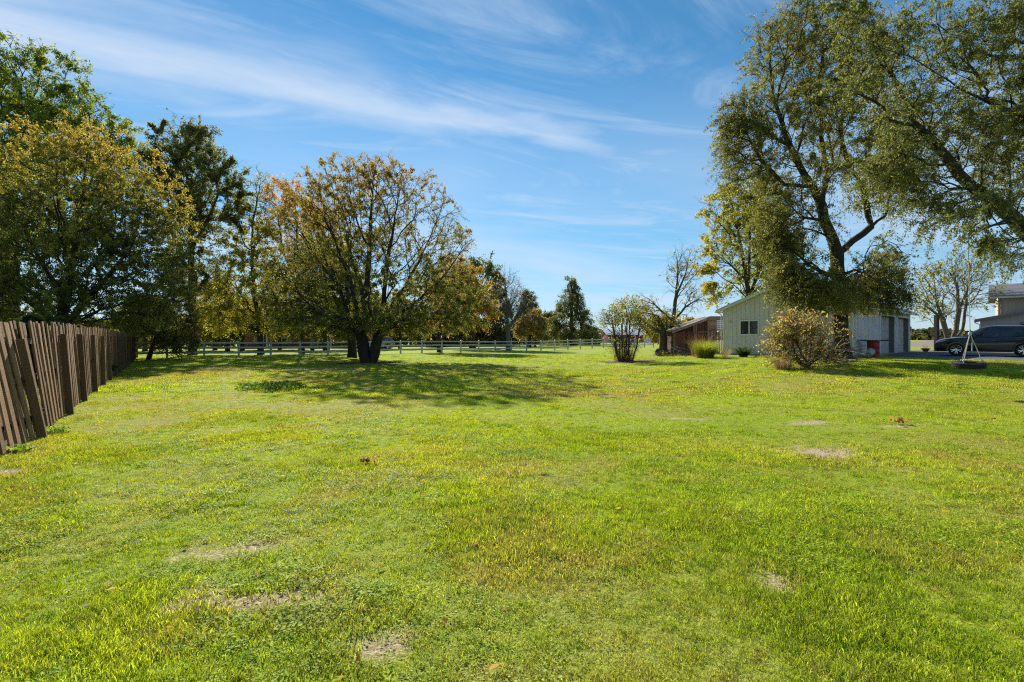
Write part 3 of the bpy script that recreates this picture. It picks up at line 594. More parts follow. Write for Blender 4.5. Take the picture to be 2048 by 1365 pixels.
# the tall elm by the garage
Y = 25; b = root(1682, Y); rg = R1(21)
C, R = pxe([(1560, 110, 85, 90), (1560, 240, 105, 95, -.5), (1650, 190, 90, 110), (1640, 60, 110, 80), (1730, 120, 80, 110, 1), (1500, 300, 50, 75), (1580, 360, 100, 75), (1700, 290, 80, 90), (1720, 390, 45, 45), (1620, 440, 55, 40), (1595, 520, 60, 45), (1560, 440, 50, 55),
            (1745, 560, 62, 55, -.5), (1640, 590, 62, 38, -1.5), (1700, 620, 55, 40, -1.5), (1740, 640, 55, 28, -1), (1590, 580, 45, 40, -.5), (1490, 230, 40, 55), (1780, 500, 35, 40, .5), (1470, 330, 40, 60), (1790, 250, 60, 90), (1780, 400, 40, 40)], Y, 1.0)
A = ell(C, R, 1700, rg, .25, 3.0)
C, R = pxe([(1745, 560, 62, 55, -.5), (1640, 580, 70, 42, -1.5), (1700, 620, 60, 40, -1.5), (1745, 630, 55, 30, -1), (1590, 545, 50, 50, -.5), (1560, 480, 45, 35), (1775, 330, 50, 70), (1480, 250, 35, 60), (1575, 555, 42, 32, -.6), (1770, 590, 45, 40, -.8)], Y); A = np.concatenate([A, ell(C, R, 1000, rg, .1, 3.0)])
sk = [ln([(1682, 719), (1681, 690), (1679, 640), (1676, 580), (1674, 530), (1674, 508)], Y), ln([(1674, 508), (1665, 478), (1648, 442), (1643, 411), (1625, 373), (1600, 335), (1570, 270, -.5), (1545, 190, -.5), (1540, 110)], Y), ln([(1674, 508), (1686, 500), (1704, 483), (1726, 468), (1743, 453), (1736, 432), (1728, 385), (1716, 355, .3), (1692, 325, .5), (1680, 260, .5), (1700, 170, 1), (1705, 80, 1)], Y),
      ln([(1643, 411), (1655, 340, .8), (1640, 260, 1), (1640, 160, 1), (1650, 60, 1)], Y), ln([(1648, 442), (1610, 436), (1585, 450, -.8), (1560, 470, -1)], Y), ln([(1676, 560), (1645, 545, -.6), (1612, 530, -1), (1590, 535, -1)], Y), ln([(1676, 600), (1650, 590, -1), (1630, 600, -1.5)], Y), ln([(1676, 545), (1710, 540, -.3), (1745, 555, -.5), (1765, 580, -.5)], Y), ln([(1625, 373), (1570, 370, -.5), (1520, 320, -.5), (1495, 270)], Y), ln([(1680, 640), (1700, 615, -1), (1735, 630, -1.2)], Y)]
tree('tall_elm_tree', 'tall forked elm with crooked stems and fine olive leaves beside the white garage', 'tree', b, sk, A, 235000, .10, palette([(.145, .15, .05), (.185, .185, .06), (.105, .112, .04), (.25, .225, .075)], [5, 5, 4, 2]), .36, .010, 21, 'bark_dark', .3, .25, .42, .7, seg=.45, flare=.5, clump=.5, curl=.3, lowcut=2.1, tiplen=1.0, even=.5)
# the big tree whose limbs reach in over the tyre swing
Y = 13; b = root(2290, 13.5); rg = R1(23)
C, R = pxe([(1990, 60, 90, 80), (1900, 120, 95, 55), (1985, 200, 90, 70), (1940, 300, 85, 70), (2020, 340, 75, 90), (1990, 420, 75, 50, -1), (1790, 90, 90, 70), (1730, 165, 65, 55), (1850, 200, 85, 60), (1880, 390, 45, 50), (2060, 470, 60, 50, -1), (2130, 250, 130, 150), (2230, 120, 150, 130), (2100, 60, 120, 110),
            (2330, 300, 150, 150), (1790, 250, 60, 40), (2020, 520, 45, 22, -1.5), (1930, 440, 40, 28, -1.8), (1980, 470, 45, 30, -2), (2400, 60, 180, 130), (1700, 60, 60, 50), (1820, 330, 70, 60), (1860, 440, 45, 40), (1900, 250, 80, 60), (1760, 330, 40, 50), (1900, 30, 70, 45)], Y, 1.0)
A = ell(C, R, 2300, rg, .15, 3.2)
C, R = pxe([(1990, 490, 60, 35, -.5), (2060, 520, 50, 40, -.5), (1950, 400, 70, 50), (1860, 380, 70, 60), (1830, 290, 60, 40)], Y); A = np.concatenate([A, ell(C, R, 150, rg, .1, 3.0)])
sk = [[b, at(2285, 760, 13.5), at(2260, 640, 13.4), at(2220, 560, 13.3)], ln([(2220, 560), (2130, 510, -.1), (2060, 475, -.2), (2028, 438, -.2), (1975, 395), (1918, 350), (1880, 301), (1845, 263), (1830, 250)], Y),
      ln([(1830, 250), (1800, 247), (1773, 240), (1768, 217), (1750, 203), (1700, 184), (1665, 160)], Y), ln([(1830, 250), (1815, 215, .2), (1800, 183, .3), (1769, 126, .4), (1750, 65, .5), (1731, 8, .6)], Y), ln([(1750, 203), (1731, 207, -.2), (1685, 219, -.3), (1662, 207, -.3)], Y),
      ln([(2260, 640, .4), (2230, 400, .6), (2180, 250, .8), (2048, 116, .8), (1982, 112, .7), (1929, 95, .6), (1906, 46, .5), (1876, 0, .5), (1850, -40, .5)], Y), ln([(2230, 400, .6), (2120, 290, .4), (2013, 221, 0), (1921, 179, -.2), (1822, 114, -.4), (1769, 99, -.5)], Y),
      ln([(2130, 510, -.1), (2060, 460, -1), (2020, 446, -.6), (1979, 452, -.5), (1936, 470, -.45), (1900, 488, -.5)], Y), ln([(2230, 400, .6), (2300, 200, 1), (2330, 60, 1)], Y), ln([(1975, 395), (1960, 340, -.8), (1930, 290, -1)], Y), ln([(2028, 438, -.2), (2010, 370, .8), (1985, 300, 1)], Y)]
tree('overhanging_tree', 'large tree with long arching limbs and fine leaves overhanging the tyre swing', 'tree', b, sk, A, 290000, .060, palette([(.128, .145, .055), (.165, .18, .065), (.09, .105, .042), (.24, .23, .08)], [5, 5, 4, 1.5]), .38, .006, 23, 'bark_dark', .3, .17, .42, .7, seg=.32, flare=.3, clump=.6, curl=.3, wob=.03, tiplen=.62, even=.4)
# yellowing tree behind the garage and red shed
Y = 46; rg = R1(25); C, R = pxe([(1460, 430, 65, 75), (1500, 480, 70, 80), (1440, 510, 50, 60), (1530, 400, 50, 60), (1510, 560, 70, 45), (1550, 500, 50, 60), (1430, 580, 25, 25)], Y); A = ell(C, R, 750, rg, .3, 4)
def YEL(P, rg):
    t = np.clip((22.5 - P[:, 0]) / 7 + rg.normal(0, .25, len(P)), 0, 1)[:, None]; return (np.array((.17, .21, .04)) * (1 - t) + np.array((.38, .31, .055)) * t) * rg.lognormal(0, .25, len(P))[:, None]
tree('golden_ash_tree', 'golden-edged airy tree rising behind the white garage roof', 'tree', root(1500, Y), [ln([(1500, 700), (1498, 600), (1490, 540), (1478, 470), (1462, 400)], Y), ln([(1498, 600), (1525, 520), (1530, 430)], Y), ln([(1490, 560), (1450, 520), (1425, 480)], Y), ln([(1495, 570), (1500, 480), (1500, 390)], Y)], A, 42000, .20, YEL, .3, .014, 25, 'bark_dark', .3, .36, seg=.7, clump=.9)
# bare tree and pollard beside the red shed
Y = 40; rg = R1(27); C, R = pxe([(1352, 550, 28, 60), (1375, 540, 30, 60), (1330, 640, 50, 30), (1385, 600, 30, 30), (1290, 610, 35, 25)], Y); A = ell(C, R, 520, rg, .1, 2.4)
tree('bare_tree', 'bare upright tree with reddish-brown twigs beside the red shed', 'tree', root(1341, Y), [ln([(1341, 703), (1342, 670), (1348, 630), (1353, 590), (1356, 540), (1350, 490)], Y), ln([(1353, 590), (1372, 545), (1380, 500)], Y), ln([(1345, 650), (1320, 620), (1300, 600), (1285, 592)], Y), ln([(1348, 640), (1370, 615), (1395, 600)], Y)], A, 1000, .16, palette([(.30, .24, .05), (.2, .17, .05)], [1, 1]), .24, .010, 27, 'bark', .4, .25, twig=3, tiplen=.7)
Y = 38.5; rg = R1(28); C, R = pxe([(1300, 650, 30, 25), (1325, 640, 35, 22), (1280, 630, 28, 30)], Y); A = ell(C, R, 160, rg, .1, 1.5)
tree('pollard_stump', 'thick cut-back grey trunk with thin shoots left of the red shed', 'tree', root(1327, Y), [ln([(1327, 705), (1327, 680), (1325, 655), (1320, 640)], Y), ln([(1327, 680), (1332, 660), (1334, 648)], Y), ln([(1325, 660), (1310, 635), (1295, 610)], Y)], A, 700, .14, palette([(.30, .26, .05), (.2, .2, .05)], [1, 1]), .30, .010, 28, 'bark', .3, .25, twig=3, tiplen=.6, flare=.15)
Y = 60; rg = R1(29); C, R = pxe([(1325, 655, 40, 22), (1370, 655, 25, 18), (1310, 670, 25, 15)], Y); A = ell(C, R, 180, rg, .3, .6)
tree('yellow_shrub_tree', 'low yellow-leaved tree behind the cut-back grey trunk', 'tree', root(1330, Y), [ln([(1330, 699), (1330, 675), (1335, 655)], Y)], A, 9000, .22, palette([(.34, .28, .05), (.24, .22, .06), (.16, .17, .05)], [3, 3, 2]), .2, .015, 29, 'bark_grey', .2, .3)
# many-stemmed tree between garage and driveway
Y = 43; rg = R1(31); C, R = pxe([(1880, 560, 60, 50), (1930, 540, 55, 50), (1850, 600, 45, 40), (1960, 580, 35, 45), (1900, 610, 60, 40)], Y); A = ell(C, R, 620, rg, .15, 2.4)
tree('multi_stem_tree', 'many-stemmed tan-barked tree with sparse yellow leaves behind the dark timber post', 'tree', root(1905, Y), [ln([(1905, 703), (1903, 690), (1895, 675), (1885, 640), (1872, 600), (1868, 560)], Y), ln([(1903, 690), (1912, 660), (1918, 620), (1915, 580), (1905, 540)], Y), ln([(1903, 692), (1925, 660), (1932, 610), (1938, 560), (1945, 510)], Y), ln([(1903, 694), (1885, 675), (1860, 640), (1830, 645)], Y), ln([(1885, 640), (1855, 615), (1830, 600)], Y), ln([(1918, 620), (1935, 580), (1940, 540)], Y)], A, 3000, .17,
     palette([(.24, .22, .05), (.15, .17, .04), (.32, .25, .05)], [3, 4, 2]), .33, .012, 31, 'bark_grey', .4, .3, seg=.6, twig=3, tiplen=.8)
# shrubs on the lawn
Y = 29.5; rg = R1(33); b = root(1249, Y)
C, R = pxe([(1245, 640, 42, 35), (1255, 610, 28, 14), (1215, 640, 26, 28), (1280, 650, 24, 40), (1250, 690, 28, 20)], Y); A = ell(C, R, 330, rg, .1, .7)
st = []
for i in range(20):
    a_ = i * 2.4; q = .25 + .75 * ((i * .618) % 1); dx, dy = math.cos(a_) * q, math.sin(a_) * q
    st.append([b, b + np.array((dx * .55, dy * .5, .12)), b + np.array((dx * .85, dy * .75, .9)), b + np.array((dx * 1.15, dy * 1.0, 1.7 + .5 * (i % 3)))])
C2, R2 = pxe([(1249, 700, 30, 22), (1240, 680, 34, 25)], Y); A = np.concatenate([A, ell(C2, R2, 160, rg, .1, .25)])
tree('vase_shrub', 'tall vase-shaped shrub with many thin stems and few leaves alone on the lawn', 'shrub', b, st, A, 2400, .12, palette([(.30, .29, .08), (.2, .23, .05), (.36, .27, .11)], [3, 4, 2]), .16, .008, 33, 'bark', .15, .24, seg=.35, twig=4, tiplen=.6, flare=.0, up=.3, parts=('stems', 'twigs', 'leaves'), leaf_keep=lambda c: np.where(c[:, 2] > 2.2, 1.6, .5))
Y = 20.6; b = root(1612, Y); rg = R1(35)
C, R = pxe([(1600, 660, 55, 30), (1560, 680, 35, 25), (1665, 665, 30, 28), (1620, 700, 75, 25), (1590, 720, 55, 12), (1660, 710, 40, 20), (1585, 640, 22, 12)], Y); A = ell(C, R, 420, rg, .2, .2)
st = [[b] + [at(1612 + s * .5, 715, Y + d * .5), at(1612 + s, 670 + abs(s) * .2, Y + d)] for s, d in ((-55, .4), (-35, -.6), (-18, .6), (0, -.8), (15, .3), (35, -.4), (58, .3))]
def SHR(P, rg): return palette([(.27, .25, .09), (.18, .2, .055), (.42, .30, .17), (.30, .17, .10)], [3, 3, 4, 3])(P, rg)
tree('tangled_shrub', 'wide tangled shrub with fading leaves and dead stems in front of the white garage', 'shrub', b, st, A, 6000, .105, SHR, .14, .006, 35, 'bark', .25, .2, seg=.3, twig=5, tiplen=.7, flare=.1, up=.45, parts=('stems', 'twigs', 'leaves'), leaf_keep=lambda c: np.where(c[:, 2] > 1.25, 1.5, .3))

# ------------------------------------------------------------------ grasses, low plants
def blades_mesh(name, base_r, n, h0, h1, w, spread, cols, seed, segs=5, rows=None):
    """arching strap leaves fanned out from a crown of roots"""
    rg = R1(seed); V = []; Qs = []; cc = []
    cols = np.array(cols, float)
    for i in range(n):
        a = rg.uniform(0, 6.283); r0 = base_r * math.sqrt(rg.uniform()); x, y = r0 * math.cos(a), r0 * math.sin(a); a2 = a + rg.normal(0, .5); h = rg.uniform(h0, h1); out = spread * h * rg.uniform(.3, 1.1)
        sx, sy = -math.sin(a2) * w / 2, math.cos(a2) * w / 2; k = len(V); c = cols[rg.integers(len(cols))] * rg.lognormal(0, .2)
        for s in range(segs + 1):
            t = s / segs; px_, py_ = x + math.cos(a2) * out * t ** 1.6, y + math.sin(a2) * out * t ** 1.6; z = h * (t - .28 * spread * t ** 3); ww = max(.06, (1 - t) ** .6)
            V += [(px_ - sx * ww, py_ - sy * ww, z), (px_ + sx * ww, py_ + sy * ww, z)]
            if s: Qs.append((k + 2 * s - 2, k + 2 * s - 1, k + 2 * s + 1, k + 2 * s)); cc.append(c)
    return npmesh(name, V, np.array(Qs), 'leaf', np.array(cc))
def clump(name, label, cat, u, Y, *a, z=0.0, part='leaves', extra=None, **k):
    x = (u - 1024) / F * Y; e = empty(name, (x, Y, gz(x, Y) + z), 0, label, cat); link(part, blades_mesh(part, *a, **k), e)
    if extra: link(extra[0], blades_mesh(extra[0], *extra[1]), e)
    return e
clump('ornamental_grass', 'bright yellow-green mound of ornamental grass beside the garage corner', 'grass clump', 1410, 29.6, .45, 1600, .5, 1.4, .016, .8, [(.30, .38, .03), (.22, .32, .025), (.36, .40, .05), (.2, .2, .05)], 41, extra=('dead_stalks', (.5, 350, .4, .8, .016, .6, [(.34, .26, .15), (.22, .16, .09)], 42)))
clump('spiky_evergreen', 'small dark spiky evergreen against the garage wall under the window', 'shrub', 1487, 29.4, .2, 260, .4, .95, .05, 1.3, [(.045, .075, .03), (.07, .11, .04), (.03, .05, .02)], 43)
clump('dry_stalks', 'dry arching straw-coloured stalks against the garage wall', 'dry plant', 1452, 30.0, .25, 90, .6, 1.25, .012, 1.5, [(.36, .29, .2), (.28, .22, .15)], 44)
clump('dead_grass_tuft', 'pale brown dead grass at the foot of the tangled shrub', 'grass clump', 1566, 20.2, .28, 420, .35, .8, .012, 1.0, [(.34, .26, .17), (.26, .19, .13)], 45)
clump('rusty_weeds', 'rust-red dry weeds in front of the red shed opening', 'dry plant', 1400, 31.2, .5, 260, .7, 1.7, .014, .5, [(.26, .13, .07), (.2, .12, .07), (.3, .2, .1)], 46)
clump('root_tangle', 'dark tangle of dead stems at the foot of the vase-shaped shrub', 'dry plant', 1249, 29.5, .55, 420, .3, 1.1, .014, .5, [(.10, .075, .05), (.2, .15, .09), (.14, .13, .05)], 47)
def broadleaf(name, label, u, v, n, rad, h, size, cols, seed, cat='weeds'):
    p = gp(u, v); rg = R1(seed); e = empty(name, p, 0, label, cat); th = rg.uniform(0, 6.283, n); r = rad * np.sqrt(rg.uniform(0, 1, n))
    P = np.stack([r * np.cos(th), r * np.sin(th) * .8, .02 + h * rg.uniform(.1, 1, n) * (1 - .5 * (r / rad) ** 2)], -1); V, q = leaves(P, size, rg, .7, -.2); c = np.array(cols)[rg.integers(0, len(cols), n)] * rg.lognormal(0, .2, n)[:, None]
    link('leaves', npmesh('leaves', V, q, 'leaf', c), e)
    sv = np.stack([P, P * np.array((.6, .6, 0)), P * np.array((.6, .6, 0)) + np.array((.006, 0, 0)), P + np.array((.006, 0, 0))], 1).reshape(-1, 3); link('stalks', npmesh('stalks', sv, np.arange(4 * n).reshape(n, 4), 'leaf', c * .6), e); return e
GR = [(.10, .19, .03), (.15, .25, .04), (.06, .12, .025)]
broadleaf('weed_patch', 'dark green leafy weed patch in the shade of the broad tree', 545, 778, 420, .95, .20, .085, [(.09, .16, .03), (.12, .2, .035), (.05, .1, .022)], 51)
broadleaf('fence_weeds', 'bright leafy weeds at the foot of the leaning fence post', 95, 868, 150, .30, .09, .055, [(.2, .34, .04), (.14, .24, .04), (.3, .36, .12)], 52)
broadleaf('corner_weeds', 'pale leafy weeds under the most tilted pickets', 22, 905, 140, .28, .08, .05, [(.22, .33, .05), (.3, .34, .14), (.14, .22, .04)], 53)
broadleaf('shrub_leaves', 'orange autumn leaves low on the tangled shrub', 1605, 728, 90, .5, .35, .11, [(.45, .22, .03), (.5, .3, .04), (.3, .12, .03)], 55)
sheet('mulch_ring', ring_fn(-8.6, 30.7, 1.9), 40, 6, 'mulch', .02, 'dark mulch and litter around the twin trunk', 'mulch')
sheet('soil_bed', ring_fn(6.55, 29.3, 1.6), 40, 6, 'mulch', .02, 'bare soil around the vase-shaped shrub', 'soil')
# ------------------------------------------------------------------ wooden picket fence
fd = Vector((-.566, .825, 0)).normalized(); fo = Vector((-6.85, 7.39, 0)); fnrm = Vector((fd.y, -fd.x, 0))       # fnrm points to the lawn
E = empty('picket_fence', (fo.x, fo.y, gz(fo.x, fo.y)), 0, 'weathered brown board-on-board picket fence, its nearer panels leaning outward', 'fence')
ba = math.atan2(fd.y, fd.x); rr = random.Random(4)
bm_p = unit_board('picket', 'fence_wood'); bm_post = unit_board('post', 'post_wood'); bm_rail = unit_board('rail', 'post_wood')
posts = [-4.8, -2.4, 0, 2.75, 4.95, 7.3, 9.6] + [9.6 + 2.4 * i for i in range(1, 12)]
LEAN = [.17, .17, .17, .06, .07, .05, .035] + [.03, .01, .025, .015, .03, .01, .02, .0, .02, .01, .015]
def lean(s): return float(np.interp(s, posts, LEAN))
def fpos(s): return fo + (fd * s if s >= 0 else Vector((-.49, .872, 0)) * s)
def fplace(me, nm, s, off, sx, sy, h, tilt, z=0.0, yaw=0):
    p = fpos(s) + fnrm * off; o = link(nm, me, E); yaw = yaw - (.09 if s < -.02 else 0); zz = gz(p.x, p.y)
    # tilt about the fence direction so that the top swings away from the lawn
    Mx = Matrix.Translation((p.x - E.location.x, p.y - E.location.y, zz - E.location.z)) @ Matrix.Rotation(ba + yaw, 4, 'Z') @ Matrix.Rotation(-tilt, 4, 'X') @ Matrix.Translation((0, 0, z)) @ Matrix.Diagonal((sx, sy, h, 1))
    o.matrix_local = Mx; return o
for i, s in enumerate(posts):
    fplace(bm_post, 'post', s, .062, .10, .095, 1.52 + rr.uniform(-.03, .04), lean(s) + rr.uniform(-.02, .02), -.03)
s = -4.8; c = 0
while s < posts[-1]:
    pit = .135
    for side in (0, 1):
        if (c % 2) == side:
            h = 1.68 + rr.uniform(-.035, .035) - .10 * (s > 3 and s < 10) * 0
            fplace(bm_p, 'picket', s + rr.uniform(-.012, .012), (.005 if side == 0 else -.075) , .135 + rr.uniform(-.01, .006), .02, h, lean(s) + rr.uniform(-.012, .012), .03 + rr.uniform(-.015, .02), rr.uniform(-.02, .02))
    s += pit; c += 1
for i in range(len(posts) - 1):
    a_, b_ = posts[i], posts[i + 1]; t0, t1 = lean(a_), lean(b_)
    for zr in (.3, .85, 1.4):
        p0 = fpos(a_) - fnrm * (.035 + math.sin(t0) * zr); p1 = fpos(b_) - fnrm * (.035 + math.sin(t1) * zr); p0.z = gz(p0.x, p0.y) + zr; p1.z = gz(p1.x, p1.y) + zr
        d = p1 - p0; o = link('rail', bm_rail, E); q = d.to_track_quat('Z', 'Y'); o.matrix_local = Matrix.Translation(p0 - E.location) @ q.to_matrix().to_4x4() @ Matrix.Diagonal((.09, .035, d.length, 1)) if False else Matrix.Translation(p0 - E.location) @ Matrix.Rotation(math.atan2(d.y, d.x), 4, 'Z') @ Matrix.Rotation(-math.asin(d.z / d.length), 4, 'Y') @ Matrix.Rotation(math.pi / 2, 4, 'Y') @ Matrix.Diagonal((.085, .034, d.length, 1))
# ------------------------------------------------------------------ white rail fences
bw_post = MB().box(-.5, .5, -.5, .5, 0, .97).prism([(-.56, .97), (.56, .97), (0, 1.03)], 'y', -.56, .56).mesh('post', 'white_wood'); bw_rail = unit_board('rail', 'white_wood')
def rail_fence(label, P0, P1, n, h, rails, ps, rt, seed):
    rr = random.Random(seed); e = empty('rail_fence', (P0[0], P0[1], gz(*P0)), 0, label, 'fence'); pts = []
    an = math.atan2(P1[1] - P0[1], P1[0] - P0[0])
    for i in range(n + 1):
        x = P0[0] + (P1[0] - P0[0]) * i / n; y = P0[1] + (P1[1] - P0[1]) * i / n; pts.append(Vector((x, y, gz(x, y))))
        o = link('post', bw_post, e); o.location = pts[-1] - e.location; o.rotation_euler = (rr.uniform(-.025, .025), rr.uniform(-.025, .025), an + rr.uniform(-.05, .05)); o.scale = (ps, ps, h + rr.uniform(-.02, .03))
    for i in range(n):
        for zr in rails:
            p0 = pts[i] + Vector((0, 0, zr + rr.uniform(-.02, .02))); p1 = pts[i + 1] + Vector((0, 0, zr + rr.uniform(-.02, .02))); d = p1 - p0; o = link('rail', bw_rail, e)
            nrm = Vector((math.sin(an), -math.cos(an), 0)) * (ps * .5 + rt * .5 + .003)
            o.matrix_local = Matrix.Translation(p0 + nrm - e.location) @ Matrix.Rotation(math.atan2(d.y, d.x), 4, 'Z') @ Matrix.Rotation(-math.asin(d.z / d.length), 4, 'Y') @ Matrix.Rotation(math.pi / 2, 4, 'Y') @ Matrix.Diagonal((.13, rt, d.length + (.004 if i % 2 else -.004), 1))
    return e
rail_fence('long white three-rail paddock fence crossing behind the broad tree', (-25.9, 34.4), (20.6, 74.5), 27, 1.22, (.38, .75, 1.1), .12, .035, 1)
rail_fence('far white rail fence along the back of the paddock before the road', (-14, 121), (30, 121), 22, 1.25, (.4, .8, 1.15), .14, .04, 2)
# ------------------------------------------------------------------ white garage
ux = Vector((.743, .669, 0)).normalized(); NC = Vector((18.4, 27.6, 0)); FL = .44; GA = math.atan2(ux.y, ux.x)
# local frame: x along the door side (away), y along the gable to the left, origin at the near corner
G = empty('white_garage', (NC.x, NC.y, FL), GA, 'long white metal-sided garage with gabled end, window and recessed doors', 'garage')
LX, WY, EV, RG = 13.9, 7.2, 2.86, 4.24
def slope(y): return EV + (RG - EV) * (1 - abs(y - WY / 2) / (WY / 2))
MB().box(-.03, LX + .03, -.03, WY + .03, -.5, .06).build('foundation', 'concrete', G)
MB().prism([(.06, 0), (WY - .06, 0), (WY - .06, EV - .05), (WY / 2, RG - .08), (.06, EV - .05)], 'x', .06, .09).build('gable_core', 'reveal_brown', G)
np_ = 26; pw = WY / np_
for i in range(np_):                                       # gable siding panels, each with a raised seam, cut round the window
    y0, y1 = i * pw, (i + 1) * pw; hole = (18 <= i < 22)
    for (za, zb) in ([(0.03, 1.25), (2.09, None)] if hole else [(0.03, None)]):
        m_ = MB(); t0 = slope(y0) if zb is None else zb; t1 = slope(y1) if zb is None else zb
        for (ya, yb, th) in ((y0 + .002, y1 - .035, .030), (y1 - .040, y1 - .002, .068)):
            ta = t0 + (t1 - t0) * (ya - y0) / pw; tb = t0 + (t1 - t0) * (yb - y0) / pw; m_.prism([(ya, za), (yb, za), (yb, tb), (ya, ta)], 'x', .06 - th, .058)
        m_.build('siding_panel', 'siding_white', G)
WIN = MB(); yA, yB, zA, zB = 18 * WY / 26, 22 * WY / 26, 1.25, 2.09
for a_, b_, c_, d_ in ((yA - .05, yB + .05, zB - .02, zB + .06), (yA - .05, yB + .05, zA - .06, zA + .02), (yA - .05, yA + .03, zA + .02, zB - .02), (yB - .03, yB + .05, zA + .02, zB - .02), ((yA + yB) / 2 - .03, (yA + yB) / 2 + .03, zA + .02, zB - .02)): WIN.box(-.03, .05, a_, b_, c_, d_)
wo_ = WIN.build('window', 'trim_white', G)
for a_, b_ in ((yA + .03, (yA + yB) / 2 - .03), ((yA + yB) / 2 + .03, yB - .03)): MB().box(.02, .03, a_, b_, zA + .02, zB - .02).build('pane', 'window_glass', wo_)
MB().box(.055, .06, yA, yB, zA, zB).build('window_backing', 'dark_inside', wo_)
MB().lathe([(.001, -.05), (.05, -.05), (.06, -.02), (.05, .04), (.001, .05)], 10, 'y').build('vent_cap', 'bin_grey', G, loc=(-.03, WY - .5, 2.05), rot=(0, 0, math.pi / 2))
# long side with two recessed doors
DO = [(5.5, 9.25, 2.42), (9.95, 13.4, 2.42)]
pw = .28; x = 0.0
while x < LX - .01:
    x1 = min(x + pw, LX); za = .03
    for (a_, b_, t_) in DO:
        if x1 > a_ + .001 and x < b_ - .001: za = t_
    for (a_, b_, t_) in DO:
        if x < a_ < x1: x1 = a_; za = .03
        if x < b_ < x1: x1 = b_
    m_ = MB(); m_.box(x + .002, x1 - .03, .0 + .03, .058, za, EV); m_.box(x1 - .03, x1 - .002, .01, .058, za, EV); m_.build('siding_panel', 'siding_white', G); x = x1
MB().box(0, LX, .059, .075, 2.44, EV - .02).build('wall_core', 'reveal_brown', G); MB().box(0.1, 5.45, .059, .075, .03, 2.44).build('wall_core', 'reveal_brown', G)
for (a_, b_, t_) in DO:
    MB().box(a_ - .004, a_ + .02, .06, .36, .03, t_).box(b_ - .02, b_ + .004, .06, .36, .03, t_).box(a_ + .02, b_ - .02, .06, .36, t_ - .02, t_ + .004).build('door_reveal', 'reveal_brown', G)
    MB().box(a_ - .12, a_ - .005, -.03, .028, .03, t_ + .1).box(b_ + .005, b_ + .12, -.03, .028, .03, t_ + .1).box(a_ - .005, b_ + .005, -.03, .028, t_ + .002, t_ + .1).build('door_trim', 'trim_white', G)
    dr_ = MB().box(a_ + .02, b_ - .02, .34, .36, .03, t_ - .02).build('overhead_door', 'reveal_brown', G); hh = (t_ - .06) / 5
    for r_ in range(5):
        for c_ in range(4):
            w4 = (b_ - a_ - .04) / 4; xa = a_ + .02 + c_ * w4
            MB().box(xa + .01, xa + w4 - .01, .315, .34, .04 + r_ * hh, .04 + (r_ + 1) * hh - .012).build('door_panel', 'door_pink', dr_)
MB().box(LX - .06, LX - .02, 0.08, WY - .08, .03, EV).build('end_wall', 'siding_white', G); MB().box(.1, LX - .1, WY - .05, WY - .01, .03, EV).build('back_wall', 'siding_white', G)
sl_ = (RG - EV) / (WY / 2); ov = .34
for s_ in (0, 1):
    def yy(d): return d if s_ == 0 else WY - d
    z0 = EV + .03 - ov * sl_; z1 = RG + .03
    MB().prism([(yy(-ov), z0), (yy(WY / 2), z1), (yy(WY / 2), z1 + .05), (yy(-ov), z0 + .05)], 'x', -.33, LX + .3).build('roof_slope', 'roof_metal', G)
    MB().prism([(yy(-ov), z0 - .13), (yy(WY / 2), z1 - .13), (yy(WY / 2), z1 - .005), (yy(-ov), z0 - .005)], 'x', -.32, -.28).build('rake_board', 'trim_white', G)
    MB().prism([(yy(-ov + .03), z0 + .01), (yy(WY / 2), z1 - .02), (yy(WY / 2), z1 - .005), (yy(-ov + .03), z0 - .003)], 'x', -.278, .0).build('soffit', 'trim_cream', G)
    k = -.3
    nseam = 30
    for q_ in range(nseam):
        xx = -.3 + q_ * (LX + .55) / nseam
        MB().prism([(yy(-ov + .01), z0 + .052), (yy(WY / 2 - .01), z1 + .048), (yy(WY / 2 - .01), z1 + .075), (yy(-ov + .01), z0 + .079)], 'x', xx, xx + .03).build('roof_seam', 'roof_metal', G)
    MB().box(-.3, LX + .28, yy(-ov) - .06, yy(-ov) + .06, z0 - .12, z0 - .01).build('gutter', 'trim_white', G)
MB().tube([(-.1, WY + .30, EV - .2), (-.08, WY + .08, EV - .35), (-.08, WY + .06, .2), (-.2, WY + .06, .05)], .04, 8).build('downspout', 'trim_white', G, 40)
MB().box(0, .09, WY - .004, WY + .012, .03, EV - .02).box(-.012, .002, WY - .06, WY + .012, .03, EV - .1).build('corner_trim', 'trim_white', G)
MB().box(-.012, .002, -.012, .06, .03, EV - .06).box(.002, .08, -.012, .002, .03, EV - .06).build('corner_trim', 'trim_white', G)
MB().box(LX - .35, LX - .22, -.1, -.0, 1.5, 1.85).build('meter_box', 'bin_grey', G)
# ------------------------------------------------------------------ red lean-to shed behind the garage corner
SH = empty('red_shed', (11.8, 37.2, gz(12.3, 37.2) - .03), -.06, 'weathered dark-red lean-to shed of boards with a sloping roof beside the garage', 'shed'); r_ = random.Random(8)
bdr = {k_: unit_board('board', k_) for k_ in ('shed_red', 'shed_grey')}
def board(x, y, z, w, t, h, k_, tilt=0.0, horiz=False):
    o = link('board', bdr[k_], SH); o.location = (x, y, z); o.scale = (w, t, h); o.rotation_euler = (0, math.pi / 2 if horiz else tilt, 0); return o
def sh_top(x): return 1.72 + .375 * x if x < 2.45 else 2.66
for i in range(9): board(.09 + i * .155, 0 + r_.uniform(-.008, .008), 0, .145, .022, 1.62 + r_.uniform(-.05, .04), 'shed_red', r_.uniform(-.012, .012))
for i in range(7): board(2.52 + i * .14, -.02, .02, .07, .02, 1.62 + r_.uniform(-.04, .03), 'shed_grey', r_.uniform(-.02, .02))
